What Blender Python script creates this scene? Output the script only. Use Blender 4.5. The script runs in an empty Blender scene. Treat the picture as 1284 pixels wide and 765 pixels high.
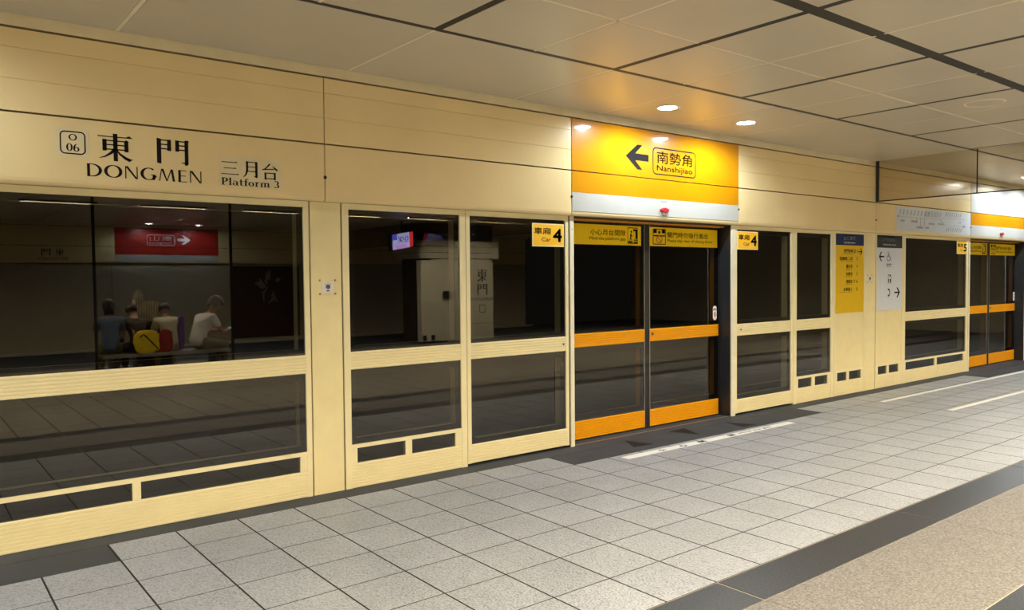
import bpy, math, random
from mathutils import Vector, Matrix

random.seed(7)
SC = bpy.context.scene
COL = SC.collection
PI = math.pi

# ------------------------------------------------------------------ camera
cam_d = bpy.data.cameras.new('camera')
cam_d.lens = 27.491
cam_d.sensor_fit = 'HORIZONTAL'
cam_d.sensor_width = 36.0
cam_d.clip_start = 0.05
cam_d.clip_end = 200
cam = bpy.data.objects.new('camera', cam_d)
COL.objects.link(cam)
_r = Vector((0.78490316, -0.61955671, -0.00874753))
_u = Vector((0.0286435, 0.0221781, 0.99934363))
_f = Vector((0.61895605, 0.78463853, -0.03515393))
CAM_LOC = Vector((0.0, -5.50545, 1.63065))
M = Matrix((( _r.x, _u.x, -_f.x, CAM_LOC.x),
            ( _r.y, _u.y, -_f.y, CAM_LOC.y),
            ( _r.z, _u.z, -_f.z, CAM_LOC.z),
            (0, 0, 0, 1)))
cam.matrix_world = M
SC.camera = cam

# ------------------------------------------------------------------ world, exposure, light levels
W = bpy.data.worlds.new('station_air')
W.use_nodes = True
W.node_tree.nodes['Background'].inputs[0].default_value = (1.0, 0.86, 0.66, 1)
W.node_tree.nodes['Background'].inputs[1].default_value = 0.02
SC.world = W
SC.view_settings.view_transform = 'Standard'
SC.view_settings.look = 'None'
SC.view_settings.gamma = 1.0
SC.view_settings.exposure = 1.27
SC.view_settings.use_curve_mapping = False
STRIP_WATT = 92.0
STRIP_COLOR = (1.0, 0.84, 0.57)
DOWN_WATT = 39.0
DOWN_COLOR = (0.88, 0.97, 1.0)

# ------------------------------------------------------------------ materials
def new_mat(name):
    m = bpy.data.materials.new(name)
    m.use_nodes = True
    nt = m.node_tree
    return m, nt, nt.nodes['Principled BSDF']


def paint(name, col, rough=0.45, metal=0.0, var=0.05, scale=6.0, bump=0.0, bscale=80.0, coat=0.0, rand=0.0, stretch=None, emit=None, spec=0.5):
    m, nt, b = new_mat(name)
    N, L = nt.nodes, nt.links
    geo = N.new('ShaderNodeNewGeometry')
    noise = N.new('ShaderNodeTexNoise')
    noise.inputs['Scale'].default_value = scale
    noise.inputs['Detail'].default_value = 4
    if stretch:
        mp = N.new('ShaderNodeMapping')
        mp.inputs['Scale'].default_value = stretch
        L.new(geo.outputs['Position'], mp.inputs['Vector'])
        L.new(mp.outputs['Vector'], noise.inputs['Vector'])
    else:
        L.new(geo.outputs['Position'], noise.inputs['Vector'])
    ramp = N.new('ShaderNodeMapRange')
    ramp.inputs['From Min'].default_value = 0.3
    ramp.inputs['From Max'].default_value = 0.7
    ramp.inputs['To Min'].default_value = 1 - var
    ramp.inputs['To Max'].default_value = 1 + var
    L.new(noise.outputs['Fac'], ramp.inputs['Value'])
    val = ramp.outputs['Result']
    if rand:
        oi = N.new('ShaderNodeObjectInfo')
        rr = N.new('ShaderNodeMapRange')
        rr.inputs['To Min'].default_value = 1 - rand
        rr.inputs['To Max'].default_value = 1 + rand
        L.new(oi.outputs['Random'], rr.inputs['Value'])
        mu = N.new('ShaderNodeMath'); mu.operation = 'MULTIPLY'
        L.new(val, mu.inputs[0]); L.new(rr.outputs['Result'], mu.inputs[1])
        val = mu.outputs[0]
    hsv = N.new('ShaderNodeHueSaturation')
    hsv.inputs['Color'].default_value = (*col, 1)
    L.new(val, hsv.inputs['Value'])
    L.new(hsv.outputs['Color'], b.inputs['Base Color'])
    b.inputs['Roughness'].default_value = rough
    b.inputs['Metallic'].default_value = metal
    b.inputs['Specular IOR Level'].default_value = spec
    if coat:
        b.inputs['Coat Weight'].default_value = coat
        b.inputs['Coat Roughness'].default_value = 0.06
    if bump:
        n2 = N.new('ShaderNodeTexNoise')
        n2.inputs['Scale'].default_value = bscale
        n2.inputs['Detail'].default_value = 2
        L.new(geo.outputs['Position'], n2.inputs['Vector'])
        bp = N.new('ShaderNodeBump')
        bp.inputs['Strength'].default_value = bump
        bp.inputs['Distance'].default_value = 0.004
        L.new(n2.outputs['Fac'], bp.inputs['Height'])
        L.new(bp.outputs['Normal'], b.inputs['Normal'])
    if emit:
        b.inputs['Emission Color'].default_value = (*col, 1)
        b.inputs['Emission Strength'].default_value = emit
    return m


def speckle(name, c1, c2, scale, rough, bump=0.0):
    m, nt, b = new_mat(name)
    N, L = nt.nodes, nt.links
    geo = N.new('ShaderNodeNewGeometry')
    n1 = N.new('ShaderNodeTexNoise'); n1.inputs['Scale'].default_value = scale; n1.inputs['Detail'].default_value = 6
    n1.inputs['Roughness'].default_value = 0.75
    L.new(geo.outputs['Position'], n1.inputs['Vector'])
    cr = N.new('ShaderNodeValToRGB')
    cr.color_ramp.elements[0].position = 0.36; cr.color_ramp.elements[0].color = (*c1, 1)
    cr.color_ramp.elements[1].position = 0.64; cr.color_ramp.elements[1].color = (*c2, 1)
    L.new(n1.outputs['Fac'], cr.inputs['Fac'])
    L.new(cr.outputs['Color'], b.inputs['Base Color'])
    b.inputs['Roughness'].default_value = rough
    b.inputs['Specular IOR Level'].default_value = 0.3
    if bump:
        bp = N.new('ShaderNodeBump'); bp.inputs['Strength'].default_value = bump; bp.inputs['Distance'].default_value = 0.004
        L.new(n1.outputs['Fac'], bp.inputs['Height']); L.new(bp.outputs['Normal'], b.inputs['Normal'])
    return m


def thin_glass(name, tint, f0):
    m = bpy.data.materials.new(name); m.use_nodes = True
    nt = m.node_tree; N, L = nt.nodes, nt.links
    N.remove(N['Principled BSDF'])
    out = N['Material Output']
    tr = N.new('ShaderNodeBsdfTransparent'); tr.inputs[0].default_value = (*tint, 1)
    gl = N.new('ShaderNodeBsdfGlossy'); gl.inputs['Roughness'].default_value = 0.0
    gl.inputs[0].default_value = (1, 1, 1, 1)
    lw = N.new('ShaderNodeLayerWeight'); lw.inputs['Blend'].default_value = 0.5
    pw = N.new('ShaderNodeMath'); pw.operation = 'POWER'; pw.inputs[1].default_value = 5.0
    L.new(lw.outputs['Facing'], pw.inputs[0])
    ma = N.new('ShaderNodeMath'); ma.operation = 'MULTIPLY_ADD'
    ma.inputs[1].default_value = 1 - f0; ma.inputs[2].default_value = f0
    L.new(pw.outputs[0], ma.inputs[0])
    geo = N.new('ShaderNodeNewGeometry')
    inv = N.new('ShaderNodeMath'); inv.operation = 'SUBTRACT'; inv.inputs[0].default_value = 1.0
    L.new(geo.outputs['Backfacing'], inv.inputs[1])
    mu = N.new('ShaderNodeMath'); mu.operation = 'MULTIPLY'
    L.new(ma.outputs[0], mu.inputs[0]); L.new(inv.outputs[0], mu.inputs[1])
    mx = N.new('ShaderNodeMixShader')
    L.new(mu.outputs[0], mx.inputs[0]); L.new(tr.outputs[0], mx.inputs[1]); L.new(gl.outputs[0], mx.inputs[2])
    L.new(mx.outputs[0], out.inputs['Surface'])
    return m


def tile_mat():
    m, nt, b = new_mat('pebbled_tile')
    N, L = nt.nodes, nt.links
    geo = N.new('ShaderNodeNewGeometry')
    n1 = N.new('ShaderNodeTexVoronoi'); n1.inputs['Scale'].default_value = 95
    n1.feature = 'SMOOTH_F1'
    L.new(geo.outputs['Position'], n1.inputs['Vector'])
    n2 = N.new('ShaderNodeTexNoise'); n2.inputs['Scale'].default_value = 2.2; n2.inputs['Detail'].default_value = 5
    L.new(geo.outputs['Position'], n2.inputs['Vector'])
    oi = N.new('ShaderNodeObjectInfo')
    mr = N.new('ShaderNodeMapRange'); mr.inputs['To Min'].default_value = 0.95; mr.inputs['To Max'].default_value = 1.05
    L.new(oi.outputs['Random'], mr.inputs['Value'])
    mr2 = N.new('ShaderNodeMapRange'); mr2.inputs['From Min'].default_value = 0.3; mr2.inputs['From Max'].default_value = 0.7
    mr2.inputs['To Min'].default_value = 0.92; mr2.inputs['To Max'].default_value = 1.06
    L.new(n2.outputs['Fac'], mr2.inputs['Value'])
    mr3 = N.new('ShaderNodeMapRange'); mr3.inputs['From Min'].default_value = 0.0; mr3.inputs['From Max'].default_value = 0.7
    mr3.inputs['To Min'].default_value = 1.16; mr3.inputs['To Max'].default_value = 0.62
    L.new(n1.outputs['Distance'], mr3.inputs['Value'])
    m1 = N.new('ShaderNodeMath'); m1.operation = 'MULTIPLY'
    L.new(mr.outputs[0], m1.inputs[0]); L.new(mr2.outputs[0], m1.inputs[1])
    m2 = N.new('ShaderNodeMath'); m2.operation = 'MULTIPLY'
    L.new(m1.outputs[0], m2.inputs[0]); L.new(mr3.outputs[0], m2.inputs[1])
    hsv = N.new('ShaderNodeHueSaturation'); hsv.inputs['Color'].default_value = (0.385, 0.415, 0.485, 1)
    L.new(m2.outputs[0], hsv.inputs['Value'])
    L.new(hsv.outputs['Color'], b.inputs['Base Color'])
    b.inputs['Roughness'].default_value = 0.42
    bp = N.new('ShaderNodeBump'); bp.inputs['Strength'].default_value = 1.0; bp.inputs['Distance'].default_value = 0.006
    bp.invert = True
    L.new(n1.outputs['Distance'], bp.inputs['Height']); L.new(bp.outputs['Normal'], b.inputs['Normal'])
    return m


CREAM = paint('cream_frame_paint', (0.83, 0.745, 0.47), 0.38, var=0.03)
COLUMN = paint('cream_cover_paint', (0.82, 0.72, 0.41), 0.42, var=0.04, bump=0.05, bscale=160)
FASCIA = paint('cream_fascia_paint', (0.79, 0.64, 0.35), 0.22, var=0.03, scale=2.0)
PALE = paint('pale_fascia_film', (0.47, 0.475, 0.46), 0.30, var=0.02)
CROWN = paint('ceiling_trim_paint', (0.73, 0.65, 0.44), 0.45)
CEIL = paint('ceiling_panel_paint', (0.55, 0.505, 0.42), 0.33, var=0.03, scale=1.2, rand=0.035, spec=1.0)
CEILJ = paint('edge_glint_and_rim_paint', (0.80, 0.72, 0.57), 0.5)  # painted highlight for the ceiling joints, also the speaker rim paint
BLACK = paint('black_gasket', (0.012, 0.011, 0.010), 0.5, var=0.1)
JAMB = paint('black_jamb_metal', (0.016, 0.017, 0.02), 0.4, var=0.1)
FRIT = paint('black_glass_border', (0.014, 0.013, 0.011), 0.3)
SEAM = paint('dark_joint', (0.03, 0.022, 0.012), 0.7)
ORANGE = paint('orange_door_paint', (0.78, 0.34, 0.004), 0.35, var=0.03, spec=0.25)
HEADER = paint('orange_header_paint', (0.62, 0.26, 0.02), 0.4)
GOLD = paint('gold_door_film', (0.92, 0.65, 0.006), 0.35, var=0.03, spec=0.25)
YELLOW = paint('yellow_sign_film', (0.57, 0.240, 0.001), 0.30, var=0.02, coat=1.0, spec=0.1)
STICK = paint('amber_sticker', (0.98, 0.56, 0.03), 0.35)
STICKEDGE = paint('pale_sticker_edge', (0.95, 0.80, 0.45), 0.4)
EXITY = paint('mustard_sign_film', (0.70, 0.46, 0.004), 0.4, var=0.02, spec=0.25)
NAVY = paint('navy_sign_film', (0.014, 0.022, 0.09), 0.5, spec=0.15)
MAPI = paint('grey_map_ink', (0.26, 0.27, 0.30), 0.5)
SLATE = paint('charcoal_sign_film', (0.022, 0.024, 0.028), 0.5, spec=0.15)
WHITE = paint('white_sign_film', (0.66, 0.71, 0.82), 0.4, var=0.02)
MAPW = paint('bluish_map_film', (0.62, 0.68, 0.76), 0.25, var=0.02)
INK = paint('black_ink', (0.010, 0.009, 0.010), 0.7, spec=0.12)
INKG = paint('grey_ink', (0.14, 0.14, 0.16), 0.5)
INKW = paint('white_ink', (0.85, 0.85, 0.85), 0.45)
INKR = paint('red_ink', (0.42, 0.03, 0.02), 0.45)
CLEARP = paint('clear_sticker_backing', (0.71, 0.62, 0.40), 0.28)
REDL = paint('red_plastic', (0.45, 0.02, 0.03), 0.25)
GREYP = paint('grey_plastic', (0.33, 0.31, 0.28), 0.4)
PLATE = paint('white_device_plate', (0.80, 0.78, 0.76), 0.4)
SCREWM = paint('bronze_screw', (0.36, 0.22, 0.09), 0.5)
STEEL = paint('brushed_steel', (0.60, 0.58, 0.54), 0.3, metal=1.0)
SLATEF = paint('dark_slate_floor', (0.052, 0.057, 0.068), 0.65, spec=0.2, var=0.14, scale=3, bump=0.15, bscale=60)
DARKTRI = paint('black_floor_marking', (0.014, 0.014, 0.015), 0.7, spec=0.15)
TAPE = paint('white_floor_marking', (0.80, 0.80, 0.80), 0.5, var=0.04)
GRANITE = speckle('dark_granite', (0.008, 0.009, 0.013), (0.050, 0.056, 0.072), 80, 0.40)
BEIGE = speckle('rough_beige_stone', (0.070, 0.067, 0.065), (0.255, 0.248, 0.258), 75, 0.6, 0.8)
BEIGE.node_tree.nodes['Principled BSDF'].inputs['Roughness'].default_value = 0.5
GROUT = paint('dark_grout', (0.060, 0.050, 0.042), 0.95, spec=0.1)
GROUTL = paint('pale_grout', (0.42, 0.37, 0.30), 0.9)
TILE = tile_mat()
GLASS = thin_glass('screen_glass', (0.56, 0.55, 0.50), 0.063)
SMOKE = thin_glass('smoke_barrier_glass', (0.80, 0.76, 0.68), 0.10)
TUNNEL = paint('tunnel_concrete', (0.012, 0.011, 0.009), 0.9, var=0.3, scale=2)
VEILWALL = paint('far_panel_painted_veil', (0.42, 0.375, 0.29), 0.5)  # dark glass painted lighter, its veil of reflected light put into the colour
POSTER = paint('maroon_poster', (0.045, 0.014, 0.010), 0.4)
REDSIGN = paint('red_sign_film', (0.40, 0.025, 0.018), 0.35)
PILLAR = paint('white_pillar_cladding', (0.46, 0.44, 0.37), 0.4, var=0.02)

# ------------------------------------------------------------------ helpers
ORG = {}


class MB:
    """collects polygons in world coordinates of the near side; build() links them as one mesh object"""
    def __init__(self):
        self.v = []; self.f = []

    def quad(self, *pts):
        n = len(self.v); self.v += [tuple(p) for p in pts]; self.f.append(tuple(range(n, n + len(pts)))); return self

    def box(self, x0, x1, y0, y1, z0, z1, skew=0.0, zc=0.0):
        n = len(self.v)
        for x in (x0, x1):
            for y in (y0, y1):
                for z in (z0, z1):
                    self.v.append((x, y + skew * (z - zc), z))
        for q in ((0, 1, 3, 2), (4, 6, 7, 5), (0, 4, 5, 1), (2, 3, 7, 6), (0, 2, 6, 4), (1, 5, 7, 3)):
            self.f.append(tuple(n + i for i in q))
        return self

    def bevbox(self, x0, x1, y0, y1, z0, z1, b):
        """box whose top (z1) rim is chamfered"""
        n = len(self.v)
        for (a0, a1, c0, c1, z) in ((x0, x1, y0, y1, z0), (x0, x1, y0, y1, z1 - b), (x0 + b, x1 - b, y0 + b, y1 - b, z1)):
            self.v += [(a0, c0, z), (a1, c0, z), (a1, c1, z), (a0, c1, z)]
        for k in (0, 4):
            for i in range(4):
                j = (i + 1) % 4
                self.f.append((n + k + i, n + k + j, n + k + 4 + j, n + k + 4 + i))
        self.f.append((n + 3, n + 2, n + 1, n + 0))
        self.f.append((n + 8, n + 9, n + 10, n + 11))
        return self

    def prism(self, prof, x0, x1):
        """prof: closed list of (y,z), extruded along x"""
        n = len(self.v); k = len(prof)
        for x in (x0, x1):
            self.v += [(x, y, z) for y, z in prof]
        for i in range(k):
            j = (i + 1) % k
            self.f.append((n + i, n + j, n + k + j, n + k + i))
        self.f.append(tuple(n + i for i in range(k - 1, -1, -1)))
        self.f.append(tuple(n + k + i for i in range(k)))
        return self

    def lathe(self, c, prof, axis='z', n=24):
        """prof: list of (r, h) about the axis through c"""
        b = len(self.v); k = len(prof)
        for i in range(n):
            a = 2 * PI * i / n; ca, sa = math.cos(a), math.sin(a)
            for r, h in prof:
                if axis == 'z': p = (c[0] + r * ca, c[1] + r * sa, c[2] + h)
                elif axis == 'y': p = (c[0] + r * ca, c[1] + h, c[2] + r * sa)
                else: p = (c[0] + h, c[1] + r * ca, c[2] + r * sa)
                self.v.append(p)
        for i in range(n):
            j = (i + 1) % n
            for t in range(k - 1):
                self.f.append((b + i * k + t, b + j * k + t, b + j * k + t + 1, b + i * k + t + 1))
        self.f.append(tuple(b + i * k for i in range(n)))
        self.f.append(tuple(b + i * k + k - 1 for i in range(n - 1, -1, -1)))
        return self

    def disc(self, c, r, h, axis='y', n=16):
        return self.lathe(c, [(r, 0), (r, h)], axis, n)

    def flat(self, fl, x0, x1, z0, z1, y, plane='xz'):
        """a Flat drawing stretched into a rectangle"""
        us = [p[0] for p in fl.v]; vs = [p[1] for p in fl.v]
        u0, u1, v0, v1 = min(us), max(us), min(vs), max(vs)
        n = len(self.v)
        for u, v in fl.v:
            a = x0 + (u - u0) / (u1 - u0 or 1) * (x1 - x0); b = z0 + (v - v0) / (v1 - v0 or 1) * (z1 - z0)
            self.v.append((a, y, b) if plane == 'xz' else (a, b, y))
        self.f += [tuple(n + i for i in q) for q in fl.f]
        return self

    def text(self, s, x0, x1, z0, z1, y, bold=0.0, plane='xz'):
        fl = text_flat(s)
        if bold:
            w = (z1 - z0) * bold
            for dx, dz in ((-w, 0), (w, 0), (0, w), (0, -w)):
                self.flat(fl, x0 + w + dx, x1 - w + dx, z0 + w + dz, z1 - w + dz, y, plane)
            return self
        return self.flat(fl, x0, x1, z0, z1, y, plane)

    def build(self, name, mat, parent=None, smooth=False):
        o = ORG.get(parent.name, (0, 0, 0)) if parent else (0, 0, 0)
        me = bpy.data.meshes.new(name)
        me.from_pydata([(a - o[0], b - o[1], c - o[2]) for a, b, c in self.v], [], self.f)
        me.materials.append(mat)
        if smooth:
            for p in me.polygons: p.use_smooth = True
        me.update()
        ob = bpy.data.objects.new(name, me); COL.objects.link(ob)
        if parent:
            ob.parent = parent
            ORG[ob.name] = o
        return ob


class Flat:
    def __init__(self):
        self.v = []; self.f = []

    def poly(self, *pts):
        n = len(self.v); self.v += list(pts); self.f.append(tuple(range(n, n + len(pts)))); return self

    def rect(self, x0, y0, x1, y1):
        return self.poly((x0, y0), (x1, y0), (x1, y1), (x0, y1))

    def stroke(self, pts):
        """pts: (x, y, width) polyline of varying width"""
        n = len(self.v)
        for i, (x, y, w) in enumerate(pts):
            a = pts[max(i - 1, 0)]; b = pts[min(i + 1, len(pts) - 1)]
            dx, dy = b[0] - a[0], b[1] - a[1]; l = math.hypot(dx, dy) or 1
            self.v += [(x - dy / l * w / 2, y + dx / l * w / 2), (x + dy / l * w / 2, y - dx / l * w / 2)]
        for i in range(len(pts) - 1):
            self.f.append((n + 2 * i + 1, n + 2 * i + 3, n + 2 * i + 2, n + 2 * i))
        return self

    def arc(self, cx, cy, rx, ry, a0, a1, thin, thick, n=24):
        pts = []
        for i in range(n + 1):
            a = math.radians(a0 + (a1 - a0) * i / n)
            w = thin + (thick - thin) * abs(math.cos(a)) ** 1.4
            pts.append((cx + (rx - w / 2 * 0) * math.cos(a), cy + ry * math.sin(a), w))
        return self.stroke(pts)

    def ring(self, x0, y0, x1, y1, r, w, n=8):
        """rounded rectangle outline"""
        pts = []
        for cx, cy, a in ((x1 - r, y1 - r, 0), (x0 + r, y1 - r, 90), (x0 + r, y0 + r, 180), (x1 - r, y0 + r, 270)):
            for i in range(n + 1):
                t = math.radians(a + 90 * i / n); pts.append((cx + r * math.cos(t), cy + r * math.sin(t)))
        k = len(pts); b = len(self.v)
        cx, cy = (x0 + x1) / 2, (y0 + y1) / 2
        for (px, py) in pts:
            self.v.append((px, py))
        # inner outline, shrunk by w
        ins = []
        rr = max(r - w, 0.0001)
        for cx, cy, a in ((x1 - r, y1 - r, 0), (x0 + r, y1 - r, 90), (x0 + r, y0 + r, 180), (x1 - r, y0 + r, 270)):
            for i in range(n + 1):
                t = math.radians(a + 90 * i / n); ins.append((cx + rr * math.cos(t), cy + rr * math.sin(t)))
        self.v += ins
        for i in range(k):
            j = (i + 1) % k
            self.f.append((b + i, b + j, b + k + j, b + k + i))
        return self

    def add(self, other, dx=0, dy=0, sx=1, sy=1):
        n = len(self.v); self.v += [(dx + x * sx, dy + y * sy) for x, y in other.v]
        self.f += [tuple(n + i for i in q) for q in other.f]; return self


_tc = {}


def text_flat(s):
    k = s
    if k not in _tc:
        cu = bpy.data.curves.new('letters', 'FONT'); cu.body = s; cu.size = 1.0; cu.resolution_u = 3
        ob = bpy.data.objects.new('letters', cu); COL.objects.link(ob)
        bpy.context.view_layer.update()
        dg = bpy.context.evaluated_depsgraph_get()
        me = bpy.data.meshes.new_from_object(ob.evaluated_get(dg))
        fl = Flat(); fl.v = [(v.co.x, v.co.y) for v in me.vertices]; fl.f = [tuple(p.vertices) for p in me.polygons]
        bpy.data.objects.remove(ob); bpy.data.curves.remove(cu); bpy.data.meshes.remove(me)
        if not fl.v: fl.rect(0, 0, 1, 1)
        _tc[k] = fl
    return _tc[k]


def thing(name, label, cat, loc=(0, 0, 0), group=None):
    o = bpy.data.objects.new(name, None); COL.objects.link(o)
    o.empty_display_size = 0.1
    o.location = loc; ORG[o.name] = tuple(loc)
    o['label'] = label; o['category'] = cat
    if group: o['group'] = group
    return o


def structure(name, loc=(0, 0, 0)):
    o = bpy.data.objects.new(name, None); COL.objects.link(o)
    o.location = loc; ORG[o.name] = tuple(loc); o['kind'] = 'structure'
    return o


OPP_X, OPP_Y = 12.05, -16.44


def to_far_side(root):
    x, y, z = root.location
    root.location = (OPP_X - x, OPP_Y - y, z); root.rotation_euler = (0, 0, PI)


def share(name, mesh, parent, loc, kind=None):
    ob = bpy.data.objects.new(name, mesh); COL.objects.link(ob); ob.parent = parent
    o = ORG.get(parent.name, (0, 0, 0)); ob.location = (loc[0] - o[0], loc[1] - o[1], loc[2] - o[2])
    return ob


# ------------------------------------------------------------------ floor
floor = structure('floor')
XO = 2.5895
sub = MB().box(-6, 24, -16.44, 0.36, -0.14, -0.006).build('subfloor', GROUT, floor)
sub['kind'] = 'structure'
MB().box(-6, 24, -0.190, 0.36, -0.0060, 0.0006).build('threshold_strip', SLATEF, floor)
MB().box(5.10, 7.56, 0.02, 0.034, 0.0006, 0.0030).build('threshold_edge', paint('worn_threshold_edge', (0.22, 0.17, 0.12), 0.5), floor)
# dark door mats in the first row of tiles
for a, b in ((-3.41, 0.985), (4.5925, 8.585), (13.395, 17.39)):
    MB().bevbox(a + .003, b - .003, -0.5445, -0.1930, -0.006, 0.0, 0.002).build('dark_floor_slab', SLATEF, floor)
GX, GY = 0.0085, 0.0055


def tile_mesh(sy):
    mb = MB().bevbox(GX / 2, 0.4 - GX / 2, GY / 2, sy - GY / 2, -0.0055, 0.0, 0.0008)
    me = bpy.data.meshes.new('floor_tile'); me.from_pydata(mb.v, [], mb.f); me.materials.append(TILE); me.materials.append(GROUT)
    for p in me.polygons: p.material_index = 0 if p.index % 10 == 9 else 1
    me.update(); return me


tm0, tm1 = tile_mesh(0.354), tile_mesh(0.400)
rest = MB()
n_t = 0
for i in range(-20, 53):
    x = XO + 0.4 * i
    for j in range(7):
        y0 = -0.547 if j == 0 else -0.547 - 0.4 * j
        sy = 0.354 if j == 0 else 0.4
        if j == 0 and (x < 0.98 and x > -3.5 or 4.58 < x < 8.58 or 13.38 < x < 17.3):
            continue
        # kept as single tiles where the photograph shows them
        seen = (-5 if j < 3 else (-3 if j < 5 else -1)) <= i + (2 if j == 0 else 0) and x < 15.8
        if seen and n_t < 298:
            share('floor_tile', tm0 if j == 0 else tm1, floor, (x, y0, 0)); n_t += 1
        else:
            rest.bevbox(x + GX / 2, x + .4 - GX / 2, y0 + GY / 2, y0 + sy - GY / 2, -0.0055, 0.0, 0.0008)
# the far half of the island platform, browner stone tiles
near_rest, rest = rest, MB()
for i in range(-20, 53):
    for k in range(19):
        x = XO + 0.4 * i; y1 = -4.285 - 0.4 * k
        rest.bevbox(x + GX / 2, x + .4 - GX / 2, y1 - .4 + GY / 2, y1 - GY / 2, -0.0055, 0.0, 0.0008)
MB().box(-6, 24, -16.44, -11.885, -0.006, 0.0).build('far_paving', SLATEF, floor)
for mb_, mt_ in ((near_rest, TILE), (rest, paint('brown_stone_tile', (0.185, 0.17, 0.145), 0.45, var=0.1, scale=3))):
    ro = mb_.build('tile_field', mt_, floor); ro['kind'] = 'stuff'
    ro.data.materials.append(GROUT)
    for p in ro.data.polygons: p.material_index = 0 if p.index % 10 == 9 else 1
# guiding band: two dark granite strips with rough beige stone between
for k in range(-4, 10):
    x0 = 3.389 + 2.0 * k
    MB().bevbox(x0 + .004, x0 + 1.996, -3.240, -2.951, -0.006, 0.0, 0.002).build('granite_slab', GRANITE, floor)
    MB().bevbox(x0 + .004, x0 + 1.996, -4.280, -3.985, -0.006, 0.0, 0.002).build('granite_slab', GRANITE, floor)
    MB().bevbox(x0 + .003, x0 + 1.997, -3.980, -3.246, -0.006, 0.004, 0.004).build('beige_stone_slab', BEIGE, floor)
MB().box(-6, 24, -4.283, -2.946, -0.0062, -0.0025).build('pale_grout_bed', GROUTL, floor)

# ------------------------------------------------------------------ ceiling
ceiling = structure('ceiling')
ZC = 3.205
MB().box(-6, 24, -16.44, 0.3, 3.26, 3.36).build('plenum', BLACK, ceiling)
XK = [2.745 + 1.6 * k for k in range(-6, 14)]


def panel(x0, x1, y0, y1, g=0.003):
    """a ceiling tray, its lower rim chamfered"""
    b = 0.006
    mb = MB(); n = 0
    for (a0, a1, c0, c1, z) in ((x0 + g, x1 - g, y0 + g, y1 - g, ZC + 0.04), (x0 + g, x1 - g, y0 + g, y1 - g, ZC + b), (x0 + g + b, x1 - g - b, y0 + g + b, y1 - g - b, ZC)):
        mb.v += [(a0, c0, z), (a1, c0, z), (a1, c1, z), (a0, c1, z)]
    for k in (0, 4):
        for i in range(4):
            j = (i + 1) % 4
            mb.f.append((k + i, k + 4 + i, k + 4 + j, k + j))
    mb.f += [(0, 1, 2, 3), (11, 10, 9, 8)]
    return mb


joint_xy = MB()
xs = [-5.255, -3.655, -2.055, -0.455, 1.145, 2.745, 4.345, 5.41, 6.48, 7.545, 9.145, 10.70, 12.345, 13.945, 15.0, 16.07, 17.145, 18.745, 20.345, 21.945, 23.545]
for a, b in zip(xs[:-1], xs[1:]):
    panel(a + .008, b - .008, -1.257, -0.052).build('ceiling_panel', CEIL, ceiling)
    joint_xy.box(b - .012, b + .012, -1.257, -0.052, ZC + 0.001, ZC + 0.02)
rows = [(-2.083, -1.297), (-2.880, -2.097), (-3.745, -2.965), (-4.552, -3.757)]
for x in XK:
    for r, (y0, y1) in enumerate(rows):
        for h in (0, 1):
            a = x + .8 * h + (.024 if h == 0 else .006); b = x + .8 * h + .8 - (.024 if h == 1 else .006)
            panel(a, b, y0, y1, 0.002).build('ceiling_panel', CEIL, ceiling)
    for y0, y1 in ((-2.898, -1.292), (-4.552, -2.952)):
        joint_xy.box(x + .790, x + .810, y0, y1, ZC + 0.001, ZC + 0.02)
    for ym in (-2.09, -3.75):
        joint_xy.box(x + .024, x + 1.576, ym - .010, ym + .010, ZC + 0.001, ZC + 0.02)
js = joint_xy.build('edge_glint_strip', CEILJ, ceiling); js['kind'] = 'stuff'  # pale strips stand in for panel edges catching the light
dark = MB()
for ya, yb in ((-1.300, -1.254), (-2.970, -2.876), (-4.62, -4.548)):
    dark.box(-6, 24, ya, yb, ZC + .0015, ZC + .03)
for x in XK:
    for ya, yb in ((-2.876, -1.300), (-4.548, -2.970)):
        dark.box(x - .028, x + .028, ya, yb, ZC + .0015, ZC + .03)
ds = dark.build('shadow_gap', BLACK, ceiling); ds['kind'] = 'stuff'
back = MB()
y1 = -4.60
while y1 > -16.3:
    y0 = max(y1 - 0.80, -16.40)
    for x in XK:
        # slots for the light strips are left open
        for h in (0, 1):
            a = x + .8 * h + (.015 if h == 0 else .002); b = x + .8 * h + .8 - (.015 if h == 1 else .002)
            p = panel(a, b, y0 + 0.003, y1 - 0.003, 0.0)
            n = len(back.v); back.v += p.v; back.f += [tuple(n + i for i in q) for q in p.f]
    y1 = y0 - (0.04 if int(round((-y1 - 4.6) / .8)) % 2 else 0.004)
bo = back.build('ceiling_panel_field', CEIL, ceiling); bo['kind'] = 'stuff'

# recessed light strips
def emitter(name, col, s):
    m = bpy.data.materials.new(name); m.use_nodes = True
    b = m.node_tree.nodes['Principled BSDF']
    b.inputs['Base Color'].default_value = (0.8, 0.8, 0.8, 1)
    b.inputs['Emission Color'].default_value = (*col, 1); b.inputs['Emission Strength'].default_value = s
    return m


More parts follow.
